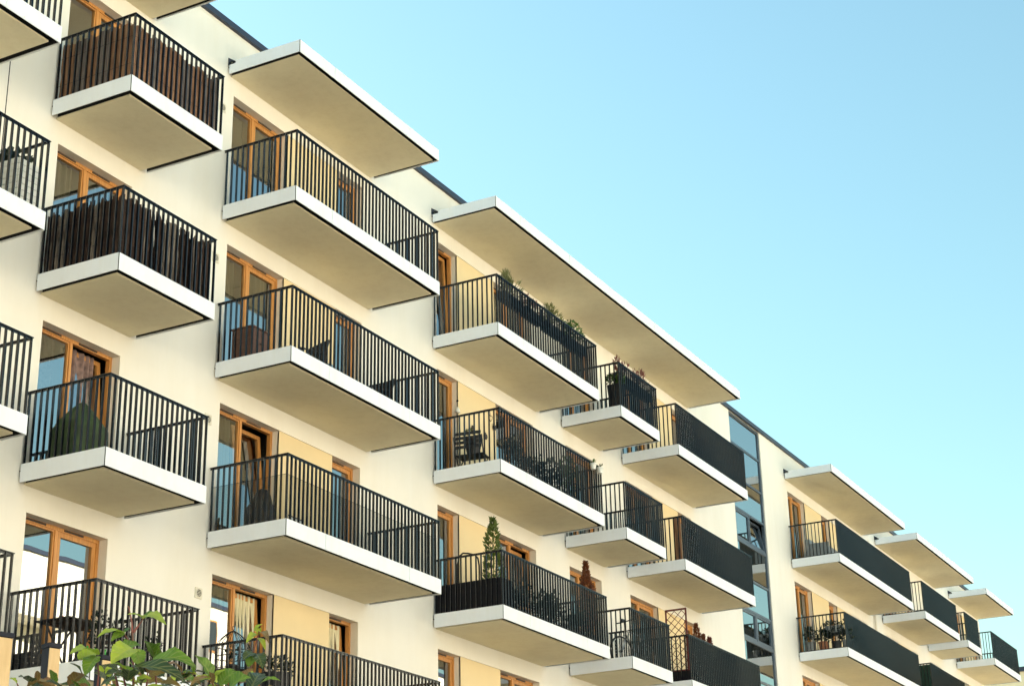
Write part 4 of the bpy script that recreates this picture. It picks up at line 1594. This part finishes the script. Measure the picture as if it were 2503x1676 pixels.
def creeper_leaf(b, tip, wd, curl, matk, face, seed, lobes=0.0):
    """one leaf blade from stalk point b to tip; face tilts the blade towards the sky or the viewer"""
    rnd = random.Random(seed)
    b = Vector(b)
    tip = Vector(tip)
    ax = tip - b
    L = ax.length
    ax.normalize()
    view = (CAM - b).normalized()
    nrm = (view * face + Vector((0, 0, 1)) * (1 - abs(face) * 0.5) + Vector((rnd.uniform(-.25, .25), rnd.uniform(-.25, .25), 0)))
    side = ax.cross(nrm).normalized()
    nrm = side.cross(ax).normalized()
    nL, nW = 14, 3
    mb = MB()
    uvs = []
    for i in range(nL + 1):
        t_ = i / nL
        prof = 2.05 * (t_ + 0.015) ** 0.62 * (1 - t_) ** 0.95
        ser = 1 + 0.10 * (1 if i % 2 else -1) * (1 - t_)
        c_ = ax * (L * t_) + nrm * (curl * L * math.sin(math.pi * t_ * 0.9))
        tw = 0.5 * (rnd.random() - 0.5) * 0.1
        for j in range(-nW, nW + 1):
            u = j / nW
            ed = ser if abs(j) == nW else 1.0
            z_ = nrm * (abs(u) ** 1.3 * wd * prof * 0.30 + 0.10 * wd * prof * math.cos(i * 1.1 + seed) * u + tw * u * wd)
            mb.v.append(tuple(c_ + side * (u * wd * 0.82 * prof * ed) + z_))
            uvs.append(((u + 1) / 2, t_))
    K = 2 * nW + 1
    for i in range(nL):
        for j in range(K - 1):
            mb.f.append((i * K + j, i * K + j + 1, (i + 1) * K + j + 1, (i + 1) * K + j))
            mb.m.append(0)
    o = mb.build('leaf', matk, cre, tuple(b - base0), smooth=True)
    ul = o.data.uv_layers.new(name='UVMap')
    for lp in o.data.loops:
        ul.data[lp.index].uv = uvs[lp.vertex_index]
    return o


# main leaves: base px, tip px (photo), half width in metres, curl, material, facing, distances
L_ = lambda a, b: (a * 0.2742, 1246 + b * 0.2742)
LEAVES = [
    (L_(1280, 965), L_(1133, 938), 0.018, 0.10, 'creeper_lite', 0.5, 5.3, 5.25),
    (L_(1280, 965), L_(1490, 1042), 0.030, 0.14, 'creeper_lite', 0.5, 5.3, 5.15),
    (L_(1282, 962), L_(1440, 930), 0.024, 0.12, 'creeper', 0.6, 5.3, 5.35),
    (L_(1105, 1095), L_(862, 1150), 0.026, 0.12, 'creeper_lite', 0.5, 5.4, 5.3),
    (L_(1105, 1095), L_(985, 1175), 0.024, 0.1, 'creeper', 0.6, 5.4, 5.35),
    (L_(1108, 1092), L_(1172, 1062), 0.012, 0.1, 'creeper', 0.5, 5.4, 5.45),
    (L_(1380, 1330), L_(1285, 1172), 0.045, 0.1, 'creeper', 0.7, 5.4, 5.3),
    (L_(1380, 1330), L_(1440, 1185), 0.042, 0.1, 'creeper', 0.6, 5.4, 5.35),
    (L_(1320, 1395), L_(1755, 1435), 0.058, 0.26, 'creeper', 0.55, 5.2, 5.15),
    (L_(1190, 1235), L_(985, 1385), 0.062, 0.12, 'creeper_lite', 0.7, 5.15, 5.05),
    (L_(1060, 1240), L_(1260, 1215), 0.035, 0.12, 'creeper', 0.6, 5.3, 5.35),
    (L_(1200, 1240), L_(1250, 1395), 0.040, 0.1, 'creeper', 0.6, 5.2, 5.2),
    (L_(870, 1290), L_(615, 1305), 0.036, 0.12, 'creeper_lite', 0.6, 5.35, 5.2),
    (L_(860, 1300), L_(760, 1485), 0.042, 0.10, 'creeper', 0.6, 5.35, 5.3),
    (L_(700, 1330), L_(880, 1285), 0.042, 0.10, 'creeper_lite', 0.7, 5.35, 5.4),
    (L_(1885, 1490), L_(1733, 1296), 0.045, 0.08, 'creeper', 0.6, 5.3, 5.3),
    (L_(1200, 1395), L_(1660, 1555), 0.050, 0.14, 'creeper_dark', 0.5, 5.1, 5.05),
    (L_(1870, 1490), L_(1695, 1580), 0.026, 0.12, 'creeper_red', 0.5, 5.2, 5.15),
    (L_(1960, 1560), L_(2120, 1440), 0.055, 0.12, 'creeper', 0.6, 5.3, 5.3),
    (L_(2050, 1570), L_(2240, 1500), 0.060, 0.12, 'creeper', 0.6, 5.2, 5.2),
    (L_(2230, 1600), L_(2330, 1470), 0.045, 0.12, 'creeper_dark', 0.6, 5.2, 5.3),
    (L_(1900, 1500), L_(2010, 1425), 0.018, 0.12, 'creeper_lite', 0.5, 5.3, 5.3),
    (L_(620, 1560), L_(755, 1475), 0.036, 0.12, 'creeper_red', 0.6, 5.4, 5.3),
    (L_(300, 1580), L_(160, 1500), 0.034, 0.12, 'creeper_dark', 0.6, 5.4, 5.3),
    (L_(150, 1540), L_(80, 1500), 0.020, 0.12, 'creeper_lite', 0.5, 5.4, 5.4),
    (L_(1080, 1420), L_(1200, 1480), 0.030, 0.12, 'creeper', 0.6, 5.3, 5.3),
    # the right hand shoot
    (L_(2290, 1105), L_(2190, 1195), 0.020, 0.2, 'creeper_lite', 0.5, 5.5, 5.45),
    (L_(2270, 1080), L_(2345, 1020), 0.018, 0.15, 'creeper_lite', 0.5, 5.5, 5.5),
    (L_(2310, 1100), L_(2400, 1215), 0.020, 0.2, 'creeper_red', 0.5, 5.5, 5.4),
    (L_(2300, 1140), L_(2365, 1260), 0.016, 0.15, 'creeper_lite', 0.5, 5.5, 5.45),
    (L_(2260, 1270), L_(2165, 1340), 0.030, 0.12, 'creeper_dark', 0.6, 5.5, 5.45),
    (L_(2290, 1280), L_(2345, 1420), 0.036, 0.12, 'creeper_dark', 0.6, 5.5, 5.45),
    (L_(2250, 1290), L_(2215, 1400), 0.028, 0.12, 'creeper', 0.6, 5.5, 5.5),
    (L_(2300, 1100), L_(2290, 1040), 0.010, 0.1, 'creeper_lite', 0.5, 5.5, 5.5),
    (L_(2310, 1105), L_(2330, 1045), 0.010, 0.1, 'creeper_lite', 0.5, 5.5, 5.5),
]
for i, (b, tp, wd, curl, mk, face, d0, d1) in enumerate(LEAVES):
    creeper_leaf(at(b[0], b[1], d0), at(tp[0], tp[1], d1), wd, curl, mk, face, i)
rnd = random.Random(77)
for i in range(170):
    px = rnd.uniform(60, 640)
    py = rnd.uniform(1640, 1730) if px > 200 else rnd.uniform(1672, 1730)
    if px > 560:
        py += 18
    d0 = rnd.uniform(5.2, 5.9)
    a = rnd.uniform(-0.4, 3.5)
    ln = rnd.uniform(25, 50)
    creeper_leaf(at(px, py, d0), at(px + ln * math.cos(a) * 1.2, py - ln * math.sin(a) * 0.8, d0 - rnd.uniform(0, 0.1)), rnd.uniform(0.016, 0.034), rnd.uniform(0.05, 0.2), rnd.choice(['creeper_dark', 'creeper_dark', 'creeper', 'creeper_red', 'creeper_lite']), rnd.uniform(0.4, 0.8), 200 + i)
STEMS = [[(1190, 1700), (1185, 1200), (1175, 1000), (1150, 870), (1140, 855)], [(1190, 1090), (1280, 965)], [(1190, 1230), (1105, 1095)], [(2180, 1650), (2230, 1450), (2255, 1280), (2300, 1120), (2315, 1060)],
         [(1060, 1600), (1010, 1400), (1060, 1240)], [(1130, 1620), (1100, 1480), (1020, 1380)], [(1400, 1700), (1390, 1500), (1380, 1330)], [(1700, 1700), (1640, 1560)], [(1930, 1700), (1885, 1490)], [(860, 1700), (880, 1450), (865, 1295)],
         [(1190, 1500), (1190, 1390)], [(1300, 1650), (1320, 1395)], [(200, 1650), (150, 1540)], [(640, 1680), (620, 1560)], [(300, 1700), (300, 1580)]]
for k, sp in enumerate(STEMS):
    s = MB()
    pts = [tuple(at(*L_(a, b), 5.42 if k != 3 else 5.5) - base0) for a, b in sp]
    s.tube(pts, [0.0042 - 0.0025 * i / max(1, len(pts) - 1) for i in range(len(pts))], 6)
    s.build('stem', 'stem', cre, smooth=True)
# the main stock of the creeper down to the soil
s = MB()
g0 = at(330, 1740, 5.45)
for dx in (-0.32, -0.1, 0.12, 0.35):
    q = g0 + RR * dx
    s.tube([tuple(Vector((q.x + dx * 0.2, q.y, GROUND)) - base0), tuple(Vector((q.x + 0.03, q.y + 0.02, 0.8)) - base0), tuple(q - base0)], [0.016, 0.012, 0.007], 6)
s.build('stock', 'stem', cre, smooth=True)
